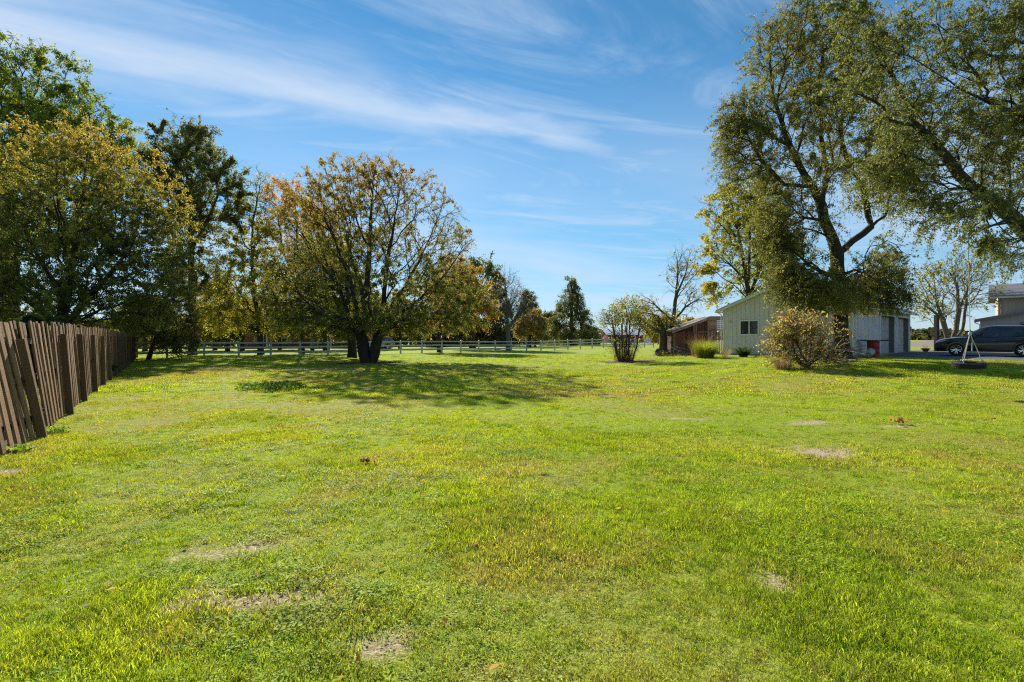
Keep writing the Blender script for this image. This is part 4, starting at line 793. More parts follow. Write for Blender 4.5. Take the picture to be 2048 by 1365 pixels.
for i in range(6): board(2.44, -.0, 1.75 + i * .145, .12, .022, 1.35, 'shed_grey', horiz=True)
for xx in (.03, 1.40, 1.55, 2.42): board(xx, .06, 0, .1, .1, sh_top(xx) - .04, 'shed_grey')
MB().prism([(-.25, 1.62), (2.5, 2.65), (2.5, 2.72), (-.25, 1.69)], 'y', -.35, 3.0).build('roof', 'shed_rust', SH)
MB().prism([(-.25, 1.50), (2.5, 2.53), (2.5, 2.645), (-.25, 1.615)], 'y', -.37, -.33).build('fascia', 'shed_grey', SH)
MB().box(2.5, 4.1, -.3, 3.0, 2.66, 2.73).box(2.5, 4.1, -.32, -.28, 2.5, 2.655).build('flat_roof', 'shed_rust', SH)
for i in range(16): board(.1 + i * .25, 2.9, 0, .245, .02, min(sh_top(.1 + i * .25), 2.6) - .05, 'shed_red')
for i in range(10): o = board(0.0, .25 + i * .28, 0, .02, .26, 1.62, 'shed_red')
board(1.42, -.01, 1.6, .09, .03, 1.0, 'shed_grey', horiz=True); board(1.62, .3, 0, .09, .04, 1.5, 'shed_grey', .05); board(1.95, .4, 0, .07, .04, 1.45, 'shed_grey', -.04); board(2.2, .5, .0, .1, .03, 1.35, 'shed_red', .06)
# brush pile and wheel beside it
def brush(name, label, u, v, n, rad, h, m_, seed, L=.9):
    p = gp(u, v); e = empty(name, p, 0, label, 'brush pile'); q = random.Random(seed); b1 = MB(); b2 = MB()
    for i in range(n):
        a_ = q.uniform(0, 6.28); d = rad * math.sqrt(q.random()); x, y = d * math.cos(a_), d * math.sin(a_) * .6; z = q.uniform(.02, h) * (1 - d / rad * .7); t = q.uniform(0, 6.28); l = L * q.uniform(.3, 1); dz = q.uniform(-.15, .35) * l
        (b1 if i % 2 else b2).tube([(x, y, z), (x + math.cos(t) * l * .5, y + math.sin(t) * l * .5, max(.02, z + dz * .6 + q.uniform(-.04, .04))), (x + math.cos(t) * l, y + math.sin(t) * l, max(.01, z + dz))], [.016, .012, .004], 4)
    b1.build('twigs', m_, e, 40); b2.build('dead_branches', 'bark', e, 40); return e
brush('brush_pile', 'low heap of dead grey branches in front of the red shed', 1357, 712, 260, 1.5, .65, 'bark_grey', 3)
brush('leaning_sticks', 'pale dead sticks bristling from the right side of the tangled shrub', 1672, 731, 120, .6, 1.1, 'stick', 5, 1.3)
p = gp(1317, 712); W = empty('iron_wheel', (p.x, p.y, p.z), .3, 'small rusty iron wheel lying upright by the brush pile', 'wheel')
MB().lathe([(.20, -.05), (.24, -.05), (.26, -.03), (.26, .03), (.24, .05), (.20, .05), (.20, -.05)], 24, 'y', (0, 0, .25)).build('rim', 'iron_rust', W, 35)
MB().lathe([(.001, -.04), (.06, -.04), (.19, -.015), (.19, .015), (.06, .04), (.001, .04)], 20, 'y', (0, 0, .25)).build('hub', 'iron_rust', W, 35)
# ------------------------------------------------------------------ things by the garage
bx, by = 19.75, 28.0; bz = gz(bx, by)
B = empty('red_barrel', (bx, by, bz), 0, 'red steel drum standing beside the garage wall', 'barrel')
MB().lathe([(.001, 0), (.29, 0), (.30, .02), (.29, .04), (.287, .28), (.302, .30), (.287, .32), (.287, .56), (.302, .58), (.287, .60), (.287, .84), (.30, .86), (.29, .88), (.27, .87), (.001, .86)], 28).build('drum', 'barrel_red', B, 40)
MB().tube([(.28, 0, .3), (.28, .06, .3)], .02).build('bung', 'iron_rust', B)
T = empty('black_board', (bx + .1, by, bz + .88), .1, 'black plastic tray-like board lying across the red drum', 'board')
MB().prism([(-.85, .05), (-.5, .0), (.5, .0), (.9, .05), (.88, .075), (.5, .05), (-.5, .05), (-.84, .075)], 'y', -.3, .3).build('tray', 'black_plastic', T); MB().box(-.05, .05, -.305, -.302, .012, .04).build('label_plate', 'bin_grey', T)
K = empty('grey_bucket', (bx - .42, by - .35, bz), .5, 'tipped grey plastic tub lying against the red drum', 'bucket')
MB().lathe([(.001, 0), (.16, 0), (.19, .30), (.205, .30), (.205, .33), (.185, .33), (.155, .02), (.001, .02)], 24).build('tub', 'bin_grey', K, 40, loc=(-.15, 0, .16), rot=(0, math.radians(62), 0))
PP = empty('timber_post', (31.1, 37.5, gz(31.1, 37.5)), .2, 'dark square timber post standing at the edge of the driveway', 'post')
MB().prism([(-.11, -.12), (.12, -.11), (.12, .12), (-.12, .11)], 'z', -.2, 2.62).build('shaft', 'pole_wood', PP); MB().box(-.13, .13, -.13, .13, 2.62, 2.66).build('cap', 'pole_wood', PP)
FP = empty('flower_pot', (29.4, 36.4, gz(29.4, 36.4)), 0, 'low red-brown flower bowl on the grass by the timber post', 'flower pot'); FP.scale = (.62, .62, .62)
MB().lathe([(.001, 0), (.2, 0), (.24, .1), (.42, .34), (.47, .35), (.47, .4), (.42, .4), (.38, .33), (.001, .31)], 28).build('bowl', 'pot_red', FP, 40)
link('dead_stems', blades_mesh('dead_stems', .25, 60, .3, .7, .012, .4, [(.2, .13, .08), (.14, .1, .06)], 61), FP, loc=(0, 0, .3))
# ------------------------------------------------------------------ tyre swing
tx, ty, tz = 11.15, 12.5, .80
TS = empty('tyre_swing', (tx, ty, tz), .35, 'black tyre swing hanging flat on three pale ropes from an overhanging limb', 'swing')
KS = .87
prof = [(.20, -.07), (.25, -.085), (.32, -.088), (.36, -.06), (.365, 0), (.36, .06), (.32, .088), (.25, .085), (.20, .07), (.215, .04), (.26, .05), (.31, .0), (.26, -.05), (.215, -.04), (.20, -.07)]
ty_ = MB().lathe(prof, 40).build('tyre', 'tyre', TS, 35, rot=(math.radians(3), math.radians(-4), 0), scale=(KS, KS, KS)); tb = MB()
for k_ in range(40):
    for zz in (-.05, .0, .05):
        a_ = 2 * math.pi * (k_ + (.5 if zz == 0 else 0)) / 40; c_, s__ = math.cos(a_), math.sin(a_); r0, r1, w_ = .355, .376, .019
        tb.add([(c_ * r0 - s__ * w_, s__ * r0 + c_ * w_, zz - .02), (c_ * r0 + s__ * w_, s__ * r0 - c_ * w_, zz - .02), (c_ * r1 + s__ * w_, s__ * r1 - c_ * w_, zz - .016), (c_ * r1 - s__ * w_, s__ * r1 + c_ * w_, zz - .016), (c_ * r0 - s__ * w_, s__ * r0 + c_ * w_, zz + .02), (c_ * r0 + s__ * w_, s__ * r0 - c_ * w_, zz + .02), (c_ * r1 + s__ * w_, s__ * r1 - c_ * w_, zz + .016), (c_ * r1 - s__ * w_, s__ * r1 + c_ * w_, zz + .016)], [(0, 1, 2, 3), (7, 6, 5, 4), (0, 4, 5, 1), (1, 5, 6, 2), (2, 6, 7, 3), (3, 7, 4, 0)])
tb.build('tread', 'tyre', ty_)
knot = Vector((.05, 0, .76)); limb = at(1936, 470, 12.55)
for a_ in (math.radians(185), math.radians(305), math.radians(60)):
    q0 = Vector((.26 * math.cos(a_), .26 * math.sin(a_), .06)); MB().tube([q0 - Vector((0, 0, .06)), q0 + (knot - q0) * .33 + Vector((.005, 0, 0)), q0 + (knot - q0) * .66, knot], [.010, .008, .008, .008], 8).build('rope', 'rope', TS, 60)
    MB().lathe([(.001, -.02), (.02, -.01), (.022, .01), (.001, .025)], 10).build('rope_knot', 'rope', TS, 60, loc=q0 + Vector((0, 0, .04)))
q1 = TS.matrix_basis.inverted() @ limb
MB().tube([knot, knot + (q1 - knot) * .5 + Vector((.01, .0, 0)), q1], .009, 8).build('rope', 'rope', TS, 60)
MB().tube([knot + Vector((0, 0, .02)), knot + Vector((.03, -.03, -.15)), knot + Vector((.0, -.04, -.42))], [.008, .008, .010], 8).build('rope_tail', 'rope', TS, 60)
MB().lathe([(.001, -.05), (.03, -.03), (.034, .0), (.028, .04), (.001, .06)], 12).build('main_knot', 'rope', TS, 60, loc=knot)
# ------------------------------------------------------------------ cars
def make_car(name, label, loc, rz, paint, wheelbase=2.7):
    E = empty(name, loc, rz, label, 'car'); hw = .92
    # body stations: x, bottom, rocker, shoulder, top, half width
    ST = [(-2.30, .52, .58, .92, 1.00, .70), (-2.26, .38, .46, .98, 1.06, .80), (-2.08, .30, .40, 1.00, 1.09, .875), (-1.6, .27, .38, .99, 1.075, .915), (-1.0, .25, .36, .97, 1.05, .92), (-.3, .25, .36, .95, 1.03, .92), (.4, .25, .36, .93, 1.02, .92), (.9, .25, .36, .92, 1.03, .92), (1.15, .25, .37, .91, 1.03, .915), (1.55, .25, .37, .88, .985, .90), (1.9, .24, .36, .82, .92, .87), (2.12, .24, .36, .74, .84, .80), (2.24, .28, .38, .66, .74, .70), (2.28, .36, .42, .58, .63, .62)]
    V = []; Fs = []; prof = []
    for x, b_, r_, s_, t_, w_ in ST:
        half = [(0, b_), (w_ * .80, b_), (w_ * .955, b_ + .04), (w_ * .985, r_), (w_ * 1.0, (r_ + s_) * .5), (w_ * .985, s_), (w_ * .93, t_ - .02), (w_ * .84, t_ + .005), (w_ * .45, t_ + .035), (0, t_ + .045)]
        V += [(x, y, z) for y, z in half] + [(x, -y, z) for y, z in half[-2:0:-1]]
    n = 18
    for i in range(len(ST) - 1):
        for k in range(n): Fs.append((i * n + k, i * n + (k + 1) % n, (i + 1) * n + (k + 1) % n, (i + 1) * n + k))
    Fs += [tuple(range(n)), tuple(range((len(ST) - 1) * n, len(ST) * n))]
    bod = MB().add(V, Fs); bo = bod.build('body', paint, E, 38)
    wx = (-wheelbase / 2 - .02, wheelbase / 2 - .02); R_ = .355
    cut = MB()
    for x in wx:
        for sy in (-1, 1): cut.lathe([(.001, sy * .62), (.415, sy * .62), (.415, sy * 1.1), (.001, sy * 1.1)], 32, 'y', (x, 0, R_ + .01))
    co = link('cut', cut.mesh('cut', 'car_trim')); co.parent = E; co.matrix_parent_inverse = Matrix.Identity(4)
    md = bo.modifiers.new('arch', 'BOOLEAN'); md.object = co; md.operation = 'DIFFERENCE'; md.solver = 'EXACT'
    bpy.context.view_layer.update(); dg = bpy.context.evaluated_depsgraph_get(); nm = bpy.data.meshes.new_from_object(bo.evaluated_get(dg)); bo.modifiers.clear(); bo.data = nm; bpy.data.objects.remove(co)
    nm.set_sharp_from_angle(angle=math.radians(38))
    # cabin
    rings = [([(-2.14, .60), (-2.02, .80), (-1.2, .855), (.2, .86), (.85, .80), (1.13, .55)], 1.02), ([(-2.05, .58), (-1.93, .745), (-1.2, .79), (.05, .79), (.5, .74), (.72, .5)], 1.30), ([(-1.92, .55), (-1.82, .665), (-1.1, .70), (-.15, .70), (.12, .655), (.27, .46)], 1.555), ([(-1.80, .5), (-1.70, .60), (-1.0, .635), (-.3, .635), (-.05, .58), (.05, .42)], 1.63), ([(-1.5, .3), (-1.4, .4), (-.95, .42), (-.5, .42), (-.35, .38), (-.25, .3)], 1.675)]
    V = []; Fs = []
    for pts, z in rings: V += [(x, y, z) for x, y in pts] + [(x, -y, z) for x, y in pts[::-1]]
    n = 12
    for i in range(len(rings) - 1):
        for k in range(n): Fs.append((i * n + k, i * n + (k + 1) % n, (i + 1) * n + (k + 1) % n, (i + 1) * n + k))
    Fs.append(tuple(range((len(rings) - 1) * n, len(rings) * n))); MB().add(V, Fs).build('cabin', paint, E, 42)
    def side_y(x, z):
        def ry(i):
            P = sorted(rings[i][0]); return float(np.interp(x, [p[0] for p in P], [p[1] for p in P]))
        for i in range(len(rings) - 1):
            z0, z1 = rings[i][1], rings[i + 1][1]
            if z <= z1: f = (z - z0) / (z1 - z0); return ry(i) * (1 - f) + ry(i + 1) * f
        return .5
    def pane(poly, nm_, m_, off=.006):
        for sy in (-1, 1):
            vs = []; c_ = (sum(p[0] for p in poly) / len(poly), sum(p[1] for p in poly) / len(poly))
            P3 = []
            for i in range(len(poly)):
                a_, b_ = poly[i], poly[(i + 1) % len(poly)]
                for t in (0, .5): P3.append((a_[0] + (b_[0] - a_[0]) * t, a_[1] + (b_[1] - a_[1]) * t))
            pts = [(x, sy * (side_y(x, z) + off), z) for x, z in P3] + [(c_[0], sy * (side_y(*c_) + off), c_[1])]; k = len(P3)
            MB().add(pts, [(i, (i + 1) % k, k) for i in range(k)]).build(nm_, m_, E, 60)
    pane([(.66, 1.05), (.60, 1.12), (.08, 1.50), (-.12, 1.535), (-.40, 1.545), (-.40, 1.07)], 'side_window', 'car_glass'); pane([(-.50, 1.075), (-.50, 1.545), (-.9, 1.54), (-1.28, 1.51), (-1.34, 1.10)], 'side_window', 'car_glass'); pane([(-1.42, 1.12), (-1.37, 1.49), (-1.62, 1.45), (-1.85, 1.20)], 'quarter_window', 'car_glass')
    for sy in (1,):
        MB().add([(1.135, -.5, 1.045), (1.135, .5, 1.045), (.86, .76, 1.045), (.52, .70, 1.305), (.14, .62, 1.55), (.29, .44, 1.55), (.29, -.44, 1.55), (.14, -.62, 1.55), (.52, -.70, 1.305), (.86, -.76, 1.045)], [(0, 1, 5, 6), (1, 2, 3, 4, 5), (0, 6, 7, 8, 9)]).build('windscreen', 'car_glass', E, loc=(.012, 0, .006))
    tyr = MB().lathe([(.24, -.10), (.30, -.115), (.345, -.10), (.357, -.06), (.357, .06), (.345, .10), (.30, .115), (.24, .10)], 32, 'y').mesh('tyre', 'tyre', 40)
    rim = MB(); rim.lathe([(.245, .06), (.25, .10), (.235, .105), (.225, .07), (.22, -.08)], 32, 'y'); rim.lathe([(.001, .085), (.05, .085), (.06, .06)], 16, 'y')
    for k in range(10):
        a_ = 2 * math.pi * k / 10 + (.09 if k % 2 else -.09); d = Vector((math.cos(a_), 0, math.sin(a_))); s_ = Vector((-d.z, 0, d.x)) * .019
        p0 = d * .04; p1 = d * .232; rim.add([p0 - s_ + Vector((0, .075, 0)), p0 + s_ + Vector((0, .075, 0)), p1 + s_ + Vector((0, .095, 0)), p1 - s_ + Vector((0, .095, 0)), p0 - s_ + Vector((0, .04, 0)), p0 + s_ + Vector((0, .04, 0)), p1 + s_ + Vector((0, .06, 0)), p1 - s_ + Vector((0, .06, 0))], [(0, 1, 2, 3), (7, 6, 5, 4), (0, 4, 5, 1), (1, 5, 6, 2), (2, 6, 7, 3), (3, 7, 4, 0)])
    rimm = rim.mesh('rim', 'chrome', 40); dsk = MB().lathe([(.001, -.02), (.22, -.02), (.22, .0), (.001, .0)], 24, 'y').mesh('brake_disc', 'car_trim', 40)
    for x in wx:
        for sy in (-1, 1):
            w = empty('wheel', (x, sy * .80, R_), 0 if sy > 0 else math.pi); w.parent = E
            for nm_, m_ in (('tyre', tyr), ('rim', rimm), ('brake_disc', dsk)): link(nm_, m_, w)
            # arch lip and liner
            al = MB(); al.add([(x + r_ * math.cos(t), sy * y_, R_ + .01 + r_ * math.sin(t)) for t in [math.radians(-12 + 204 * i / 24) for i in range(25)] for r_, y_ in ((.412, .915), (.455, .922))], [(2 * i, 2 * i + 1, 2 * i + 3, 2 * i + 2) for i in range(24)]); al.build('arch_trim', 'car_trim', E)
    for sy in (-1, 1):
        MB().box(-.92, .92, sy * .905 - .02, sy * .905 + .02, .24, .345).build('sill_trim', 'car_trim', E)
        MB().add([(2.20, sy * .73, .70), (2.05, sy * .825, .75), (1.78, sy * .888, .83), (1.80, sy * .872, .875), (2.06, sy * .80, .83), (2.20, sy * .70, .77)], [(0, 1, 2, 3, 4, 5)]).build('headlight', 'lamp_glass', E, loc=(.012, sy * .012, .01))
        MB().add([(1.76, sy * .895, .835), (1.60, sy * .905, .86), (1.62, sy * .90, .885), (1.78, sy * .885, .87)], [(0, 1, 2, 3)]).build('side_marker', 'amber', E, loc=(0, sy * .012, 0))
        MB().lathe([(.001, -.1), (.07, -.09), (.10, 0), (.09, .08), (.001, .11)], 14, 'y').build('mirror', paint, E, 50, loc=(.62, sy * 1.0, 1.09), scale=(.9, 1, .85))
        MB().box(-.28, -.10, sy * .925 - .012, sy * .925 + .012, .86, .89).build('door_handle', paint, E); MB().box(-1.22, -1.04, sy * .925 - .012, sy * .925 + .012, .88, .91).build('door_handle', paint, E)
        MB().box(-2.27, -2.02, sy * .81 - .06, sy * .81 + .06, .88, 1.0).build('tail_light', 'barrel_red', E)
    MB().box(2.24, 2.295, -.42, .42, .42, .62).build('grille', 'car_trim', E); MB().box(2.16, 2.26, -.55, .55, .27, .36).build('bumper_trim', 'car_trim', E)
    return E
fw = Vector((24.9, 28.7, 0)); fwd = Vector((-.743, .669, 0)); lft = Vector((-.669, -.743, 0)); cc = fw - fwd * 1.33 - lft * .85
make_car('parked_car', 'dark blue-black crossover car parked on the driveway facing the garage', (cc.x, cc.y, gz(cc.x, cc.y) + .015), math.atan2(fwd.y, fwd.x), 'car_paint')
make_car('silver_car', 'silver car parked by the brick house, glimpsed behind the twin trunk', (-17.4, 65.5, gz(-17.4, 65.5)), math.radians(200), 'car_silver')
# ------------------------------------------------------------------ house by the driveway
HO = empty('tan_house', (36.6, 40.0, gz(36.6, 40)), math.atan2(-.669, .743), 'tan two-storey house with a grey-sided garage wing at the driveway', 'house')
# local x runs along the wing's front to the right, y away from the driveway
MB().box(.02, 9, .03, 6, 0, 2.42).build('wing_wall', 'house_lilac', HO)
for i in range(18):
    z0 = .06 + i * .155; zt = z0 + .15; xl = .0 if zt < 2.42 else (zt - 2.42) / .21
    for (a_, b_) in (([(xl, 2.3), (6.0, 9)] if zt < 2.12 else [(xl, 9)])): MB().prism([(-.0, z0), (-.018, z0), (.0, zt)], 'x', a_, b_).build('siding_board', 'house_lilac', HO, loc=(0, .028, 0))
MB().box(2.3, 6.0, .018, .03, .03, 2.12).build('garage_opening', 'dark_inside', HO); MB().box(2.2, 2.3, -.02, .05, 0, 2.22).box(2.3, 6.0, -.02, .05, 2.12, 2.22).build('door_frame', 'reveal_brown', HO)
MB().prism([(-.35, 2.36), (9.3, 4.4), (9.3, 4.5), (-.35, 2.46)], 'y', -.3, 6.2).build('wing_roof', 'shingle', HO); MB().prism([(0, 2.42), (9, 2.42), (9, 4.32)], 'y', .03, .2).build('wing_gable', 'house_lilac', HO)
MB().prism([(-.36, 2.22), (9.3, 4.26), (9.3, 4.355), (-.36, 2.355)], 'y', -.33, -.29).build('rake_board', 'reveal_brown', HO)
MB().tube([(-.33, -.3, 2.33), (-.33, -.2, 2.2), (-.05, -.05, 2.05), (-.05, -.05, .1)], .045, 8).build('downspout', 'trim_white', HO, 40)
MB().box(1.75, 1.9, -.12, .02, 1.72, 1.95).build('wall_lamp', 'trim_cream', HO)
MB().box(1.1, 10, 3.0, 11, 2.2, 4.40).build('upper_wall', 'house_tan', HO); MB().box(1.08, 1.2, 2.97, 3.1, 2.3, 4.36).build('corner_board', 'house_tan', HO)
MB().prism([(2.4, 4.25), (7, 5.55), (11.6, 4.25), (11.6, 4.37), (7, 5.67), (2.4, 4.37)], 'x', .6, 10.5).build('upper_roof', 'shingle', HO)
for i in range(14): MB().prism([(2.41 + i * .3, 4.378 + i * .0848), (2.72 + i * .3, 4.378 + (i + 1) * .0848), (2.72 + i * .3, 4.40 + (i + 1) * .0848), (2.41 + i * .3, 4.415 + i * .0848)], 'x', .58, 10.5).build('shingle_course', 'shingle', HO)
MB().box(.6, 10.5, 2.32, 2.44, 4.19, 4.33).build('gutter', 'trim_cream', HO); MB().tube([(.8, 2.4, 4.2), (1.0, 2.9, 4.0), (1.25, 2.93, 3.85), (1.25, 2.93, 2.9)], .05, 8).build('downspout', 'house_tan', HO, 40)
WW = MB().box(3.6, 4.6, 2.95, 3.02, 3.1, 4.1).build('window', 'trim_white', HO); MB().box(3.68, 4.52, 2.93, 2.948, 3.18, 4.02).build('pane', 'window_glass', WW)
# ------------------------------------------------------------------ brick house behind the trees
BH = empty('brick_house', (-39.5, 74, gz(-39.5, 74)), .0, 'low red-brick house glimpsed under the trees behind the white fence', 'house')
LB = 19
MB().box(.1, LB - .1, .1, 8, 0, 2.7).build('wall_core', 'brick_red', BH); r_ = random.Random(3)
bk = MB().box(-.5, .5, -.5, .5, 0, 1).mesh('brick', 'brick_red')
WINS = [(2.2, 3.6), (6.2, 7.8), (10.4, 12.4), (15.2, 16.8)]
for i, (a_, b_) in enumerate(WINS):
    zz = .05 if i == 2 else .9; w_ = MB().box(a_, b_, .0, .09, zz, 2.2).build('door' if i == 2 else 'window', 'trim_white', BH)
    for c_ in range(2):
        xa = a_ + .08 + c_ * (b_ - a_ - .08) / 2; MB().box(xa, xa + (b_ - a_) / 2 - .12, -.02, -.002, zz + .08, 2.12).build('pane', 'window_glass', w_)
MB().prism([(-.8, 2.66), (4.0, 4.7), (8.8, 2.66), (8.8, 2.8), (4.0, 4.86), (-.8, 2.8)], 'x', -.6, LB + .6).build('roof', 'shingle', BH); MB().box(-.6, LB + .6, -.84, -.8, 2.6, 2.8).build('fascia', 'trim_white', BH)
MB().prism([(.1, 2.7), (7.9, 2.7), (4, 4.4)], 'x', .1, .25).build('gable', 'trim_white', BH)
for xx in (4.3, 9.0, 13.4): MB().box(xx, xx + .22, -.7, -.48, 0, 2.66).build('porch_post', 'trim_white', BH)
for i in range(30): MB().box(i * (LB - .2) / 30 + .12, (i + 1) * (LB - .2) / 30 + .09, .06, .1, .04, .84).build('brick_panel', 'brick_red', BH)
TB = empty('low_platform', (-20.6, 55, gz(-20.6, 55)), .1, 'low dark timber platform on the grass behind the white fence', 'platform')
for i in range(6): MB().box(-.9, .9, -.6 + i * .2, -.42 + i * .2, .32, .38).build('plank', 'pole_wood', TB)
for xx in (-.8, .8): MB().box(xx - .06, xx + .06, -.6, .55, -.05, .318).build('bearer', 'pole_wood', TB)
# ------------------------------------------------------------------ red barn across the road
BA = empty('red_barn', (29.5, 158, gz(29.5, 158)), .08, 'long low red barn with pale metal roof across the paddock', 'barn')
MB().box(.1, 22, .1, 9, 0, 2.5).build('wall_core', 'barn_red', BA)
for i in range(44): MB().box(i * .5 + .01, i * .5 + .49, .06, .1, 0, 2.5).build('board', 'barn_red', BA)
MB().prism([(-.7, 2.45), (4.5, 4.1), (9.7, 2.45), (9.7, 2.6), (4.5, 4.25), (-.7, 2.6)], 'x', -.5, 22.5).build('roof', 'barn_roof', BA)
for xx in (4, 12, 18): d_ = MB().box(xx, xx + 2.4, .03, .06, 0, 2.2).build('door', 'trim_white' if xx == 12 else 'dark_inside', BA); MB().box(xx + 1.15, xx + 1.25, .0, .028, 0, 2.2).build('stile', 'trim_white', d_)
for xx in (1, 8.5, 20.8): MB().box(xx, xx + .2, -.5, -.3, 0, 2.5).build('post', 'trim_white', BA)
BB = empty('dark_roofed_shed', (46.5, 172, gz(46.5, 172)), .1, 'dark-roofed outbuilding beyond the red barn', 'shed')
MB().box(0, 9, 0, 7, 0, 3).build('wall', 'barn_red', BB); MB().prism([(-.4, 2.95), (4.5, 6.2), (9.4, 2.95), (9.4, 3.1), (4.5, 6.4), (-.4, 3.1)], 'y', -.4, 7.4).build('roof', 'shingle', BB); MB().prism([(.02, 3.0), (8.98, 3.0), (4.5, 6.0)], 'y', .02, .1).build('gable', 'barn_red', BB); MB().box(3.4, 5.6, -.04, -.002, 0, 2.4).build('door', 'dark_inside', BB)
# ------------------------------------------------------------------ utility line
UP = []
for (x, y, lab) in ((33, 72, 'wooden utility pole behind the golden-edged tree'), (31.5, 146, 'wooden utility pole near the red barn'), (66, 60, 'wooden utility pole beyond the tan house')):
    z = gz(x, y); e = empty('utility_pole', (x, y, z), .5, lab, 'utility pole', 'poles of the roadside power line'); hp = 8.2
    MB().tube([(0, 0, -.3), (0, 0, hp)], [.15, .10], 10).build('shaft', 'pole_wood', e, 40); MB().box(-.9, .9, -.05, .05, hp - .6, hp - .48).build('crossarm', 'pole_wood', e)
    for xx in (-.8, .8): MB().lathe([(.001, 0), (.04, 0), (.05, .06), (.03, .1), (.001, .12)], 8).build('insulator', 'bin_grey', e, loc=(xx, 0, hp - .48))
    UP.append(e)
for k_, (i0, i1) in enumerate(((0, 1), (0, 2))):
    for xx, nm_ in ((-.8, 'outer'), (.8, 'inner')):
        a_ = UP[i0].matrix_basis @ Vector((xx, 0, 7.84)); b_ = UP[i1].matrix_basis @ Vector((xx, 0, 7.84)); pts = []
        for i in range(17): t = i / 16; p = a_.lerp(b_, t); p.z -= 1.6 * 4 * t * (1 - t) * (1 if k_ == 0 else .5); pts.append(p)
        e = MB().tube(pts, .014, 5).build('power_line', 'wire'); tag(e, '%s power line wire strung %s' % (nm_, 'towards the red barn' if k_ == 0 else 'towards the tan house'), 'wire')
# ------------------------------------------------------------------ far trees and hedges
def farwood(name, label, pts, n, size, hgt, dep, cols, seed):
    rg = R1(seed); P = np.array(pts, float); t = rg.uniform(0, 1, n); x, y = polyl(P, t); s = rg.normal(0, dep, n); y = y + s
    ph = hgt * (.45 + .9 * fbm(x / hgt * .9, y * 0 + 3, seed, 3)); z = ph * np.sqrt(rg.uniform(0, 1, n)) * np.clip(1 - (s / dep / 2.6) ** 2, .2, 1); z[: n // 5] *= .4
    V, q = leaves(np.stack([x, y, g(x, y) + z], -1), size, rg, .8, 0); c = np.array(cols)[np.clip((fbm(x / hgt * .7, z / hgt * 2, seed + 5, 3) * 1.5 - .25 + rg.normal(0, .12, n)) * len(cols), 0, len(cols) - 1).astype(int)] * rg.lognormal(0, .2, n)[:, None]
    return tag(link(name, npmesh(name, V, q, 'leaf', c)), label, 'trees', kind='stuff')
FC = [(.045, .06, .03), (.07, .085, .035), (.11, .11, .045), (.15, .11, .05)]
farwood('far_wood', 'distant line of trees along the horizon', [(-420, 420), (-120, 430), (150, 450), (420, 400), (700, 300)], 50000, 2.8, 9.5, 14, FC, 71)
farwood('hedgerow', 'dark hedge and undergrowth around the brick house', [(-75, 62), (-48, 80), (-20, 92), (-2, 98)], 30000, .55, 5.5, 2.2, [(.08, .10, .035), (.14, .15, .045), (.24, .22, .06), (.32, .22, .07)], 72)
farwood('paddock_scrub', 'dark undergrowth beneath the trees behind the paddock', [(-14, 84), (2, 110), (16, 118)], 9000, .5, 3.2, 1.6, [(.045, .06, .03), (.07, .08, .035), (.12, .12, .05)], 73)
farwood('boundary_scrub', 'shaded undergrowth behind the wooden picket fence', [(-14, 15), (-24, 29), (-31, 40)], 16000, .3, 1.9, .7, [(.035, .05, .02), (.06, .08, .025), (.12, .12, .03)], 74)
BGT = ((430, 62, 560, 45, [(.24, .12, .05), (.30, .16, .05), (.18, .12, .05)]), (455, 58, 630, 35, [(.2, .17, .04), (.15, .14, .035)]), (560, 66, 600, 60, [(.12, .12, .03), (.2, .16, .04)]), (800, 72, 610, 70, [(.2, .13, .05), (.13, .12, .04)]), (1090, 118, 650, 20, [(.17, .15, .05), (.1, .11, .04)]), (290, 56, 600, 60, [(.07, .09, .025), (.14, .13, .03)]), (485, 60, 600, 60, [(.24, .21, .05), (.19, .19, .045)]), (650, 62, 590, 70, [(.26, .22, .06), (.2, .2, .05)]), (720, 66, 610, 60, [(.22, .2, .05), (.3, .22, .06)]), (1060, 78, 640, 30, [(.3, .2, .08), (.22, .18, .07)]))
for i, (u, Y, vt, w, c_) in enumerate(BGT):
    rg = R1(80 + i); C, R = pxe([(u, (vt + 680) / 2 - 8, w, (690 - vt) / 2), (u - w * .4, 655, w * .6, 25), (u + w * .4, 650, w * .6, 28)], Y); A = ell(C, R, 260, rg, .3, 1.0)
    tree('background_tree', ('rust-brown tree beside the yellow-green tree', 'low yellow tree left of the brick house', 'olive tree shading the brick house', 'brown tree behind the twin-trunked tree', 'small yellowish tree beside the conical oak', 'green tree behind the leaning small tree', 'bright yellow tree in front of the brick house end', 'olive-gold tree before the brick house door', 'brown-olive tree behind the slim dark trunk', 'low rusty tree beneath the spruces')[i], 'tree', root(u, Y), [ln([(u, HZ + (H + .05) * F / Y), (u, 670), (u + 3, (vt + 670) / 2)], Y)], A, 14000, .24 if Y < 80 else .35, palette(c_, [1] * len(c_)), .22, .014, 80 + i, 'bark_dark', .25, .38, group='trees in the background')
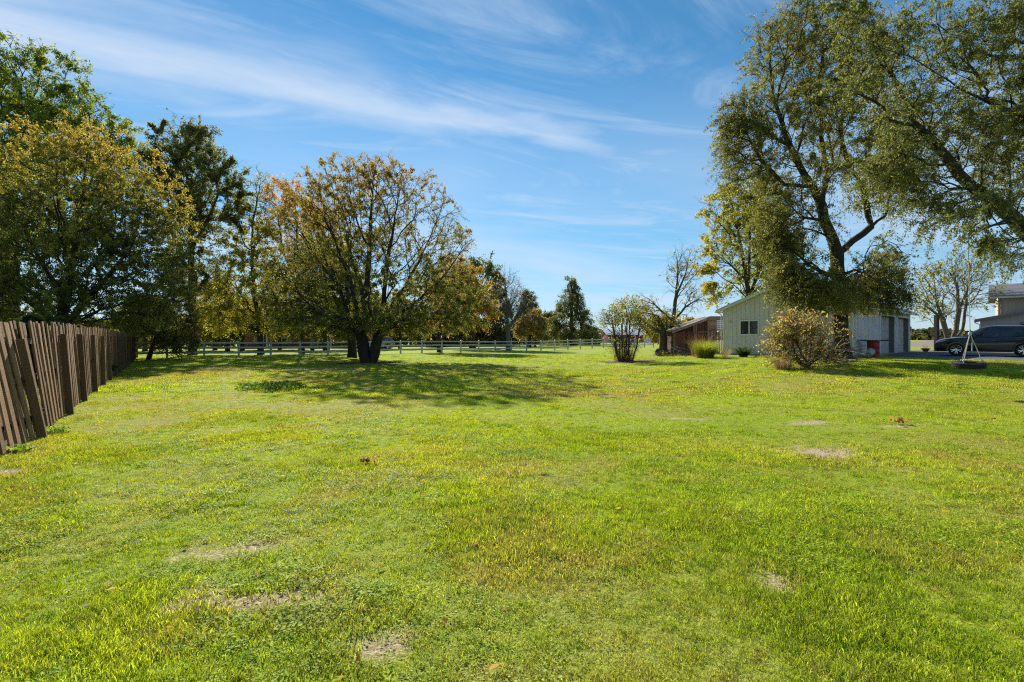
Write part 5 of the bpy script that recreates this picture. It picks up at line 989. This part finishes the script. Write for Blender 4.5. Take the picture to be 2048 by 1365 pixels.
# ------------------------------------------------------------------ fallen leaves and sticks
n = 2200; yv = rng.uniform(2, 26, n * 3); yv = yv[rng.uniform(0, 1, n * 3) < .25 + .75 * (yv < 9)][:n]; xv = rng.uniform(-1.1, 1.1, len(yv)) * yv
kp = rng.uniform(0, 1, len(xv)) < np.where(xv < 0, .9, .4) * np.where(yv < 4, .45, .8); xv, yv = xv[kp], yv[kp]; kp = fence_side(xv, yv) > .1; xv, yv = xv[kp], yv[kp]
m2 = 1400; th = rng.uniform(0, 6.28, m2); rr2 = 7.5 * np.sqrt(rng.uniform(0, 1, m2)); xv = np.concatenate([xv, -8.2 + rr2 * np.cos(th), -13 + rng.normal(0, 2.2, 900)]); yv = np.concatenate([yv, 28 + rr2 * np.sin(th) * .9, 21.5 + rng.normal(0, 2.2, 900)])
P = np.stack([xv, yv, g(xv, yv) + .022 + rng.uniform(0, .02, len(xv))], -1); V, q = leaves(P, .04, rng, .6, 0)
V = V.reshape(-1, 4, 3); V[:, :, 2] = P[:, None, 2] + (V[:, :, 2] - P[:, None, 2]) * .45; cs = np.array([(.36, .16, .04), (.30, .20, .11), (.42, .27, .05), (.24, .12, .06), (.42, .36, .26)]); lc = cs[rng.integers(0, 5, len(xv))] * rng.lognormal(0, .25, len(xv))[:, None]
tag(link('fallen_leaves', npmesh('fallen_leaves', V.reshape(-1, 3), q, 'leaf', lc)), 'brown and orange fallen leaves scattered over the lawn', 'leaves', kind='stuff')
def stick(label, u, v, L, seed, fork=True):
    p = gp(u, v); q = random.Random(seed); a_ = q.uniform(-.3, .5); d = Vector((math.cos(a_), math.sin(a_), 0)); e = empty('fallen_stick', p + Vector((0, 0, .045)), 0, label, 'stick')
    pts = [d * (L * (t - .5)) + Vector((0, q.uniform(-.02, .02), q.uniform(0, .03))) for t in (0, .25, .5, .75, 1)]; MB().tube(pts, [.006, .006, .005, .004, .002], 6).build('stem', 'stick', e, 50)
    if fork: MB().tube([pts[2], pts[2] + Vector((.03, .04, .015)), pts[2] + Vector((.08, .06, .01))], [.004, .003, .002], 5).build('side_twig', 'stick', e, 50); MB().tube([pts[1], pts[1] + Vector((-.015, .03, .03))], [.004, .002], 5).build('side_twig', 'stick', e, 50)
stick('forked pale stick lying on the bright green grass', 588, 1040, .20, 1); stick('short pale stick near a brown leaf cluster on the lawn', 855, 968, .13, 2, False)
def leafheap(label, u, v, n, rad, seed):
    p = gp(u, v); rg = R1(seed); P = rg.normal(0, rad, (n, 3)) * np.array((1, .6, .2)); P[:, 2] = np.abs(P[:, 2]) + .05; V, q = leaves(P, .075, rg, .6, 0); c = np.array([(.30, .14, .07), (.22, .11, .06), (.4, .24, .1)])[rg.integers(0, 3, n)]
    return tag(link('leaf_cluster', npmesh('leaf_cluster', V, q, 'leaf', c), loc=p), label, 'leaf cluster')
leafheap('small cluster of rust-brown curled leaves beside the short pale stick', 730, 930, 12, .055, 1); leafheap('dark dead leaf clump on the bare soil edge', 1805, 850, 30, .13, 2)
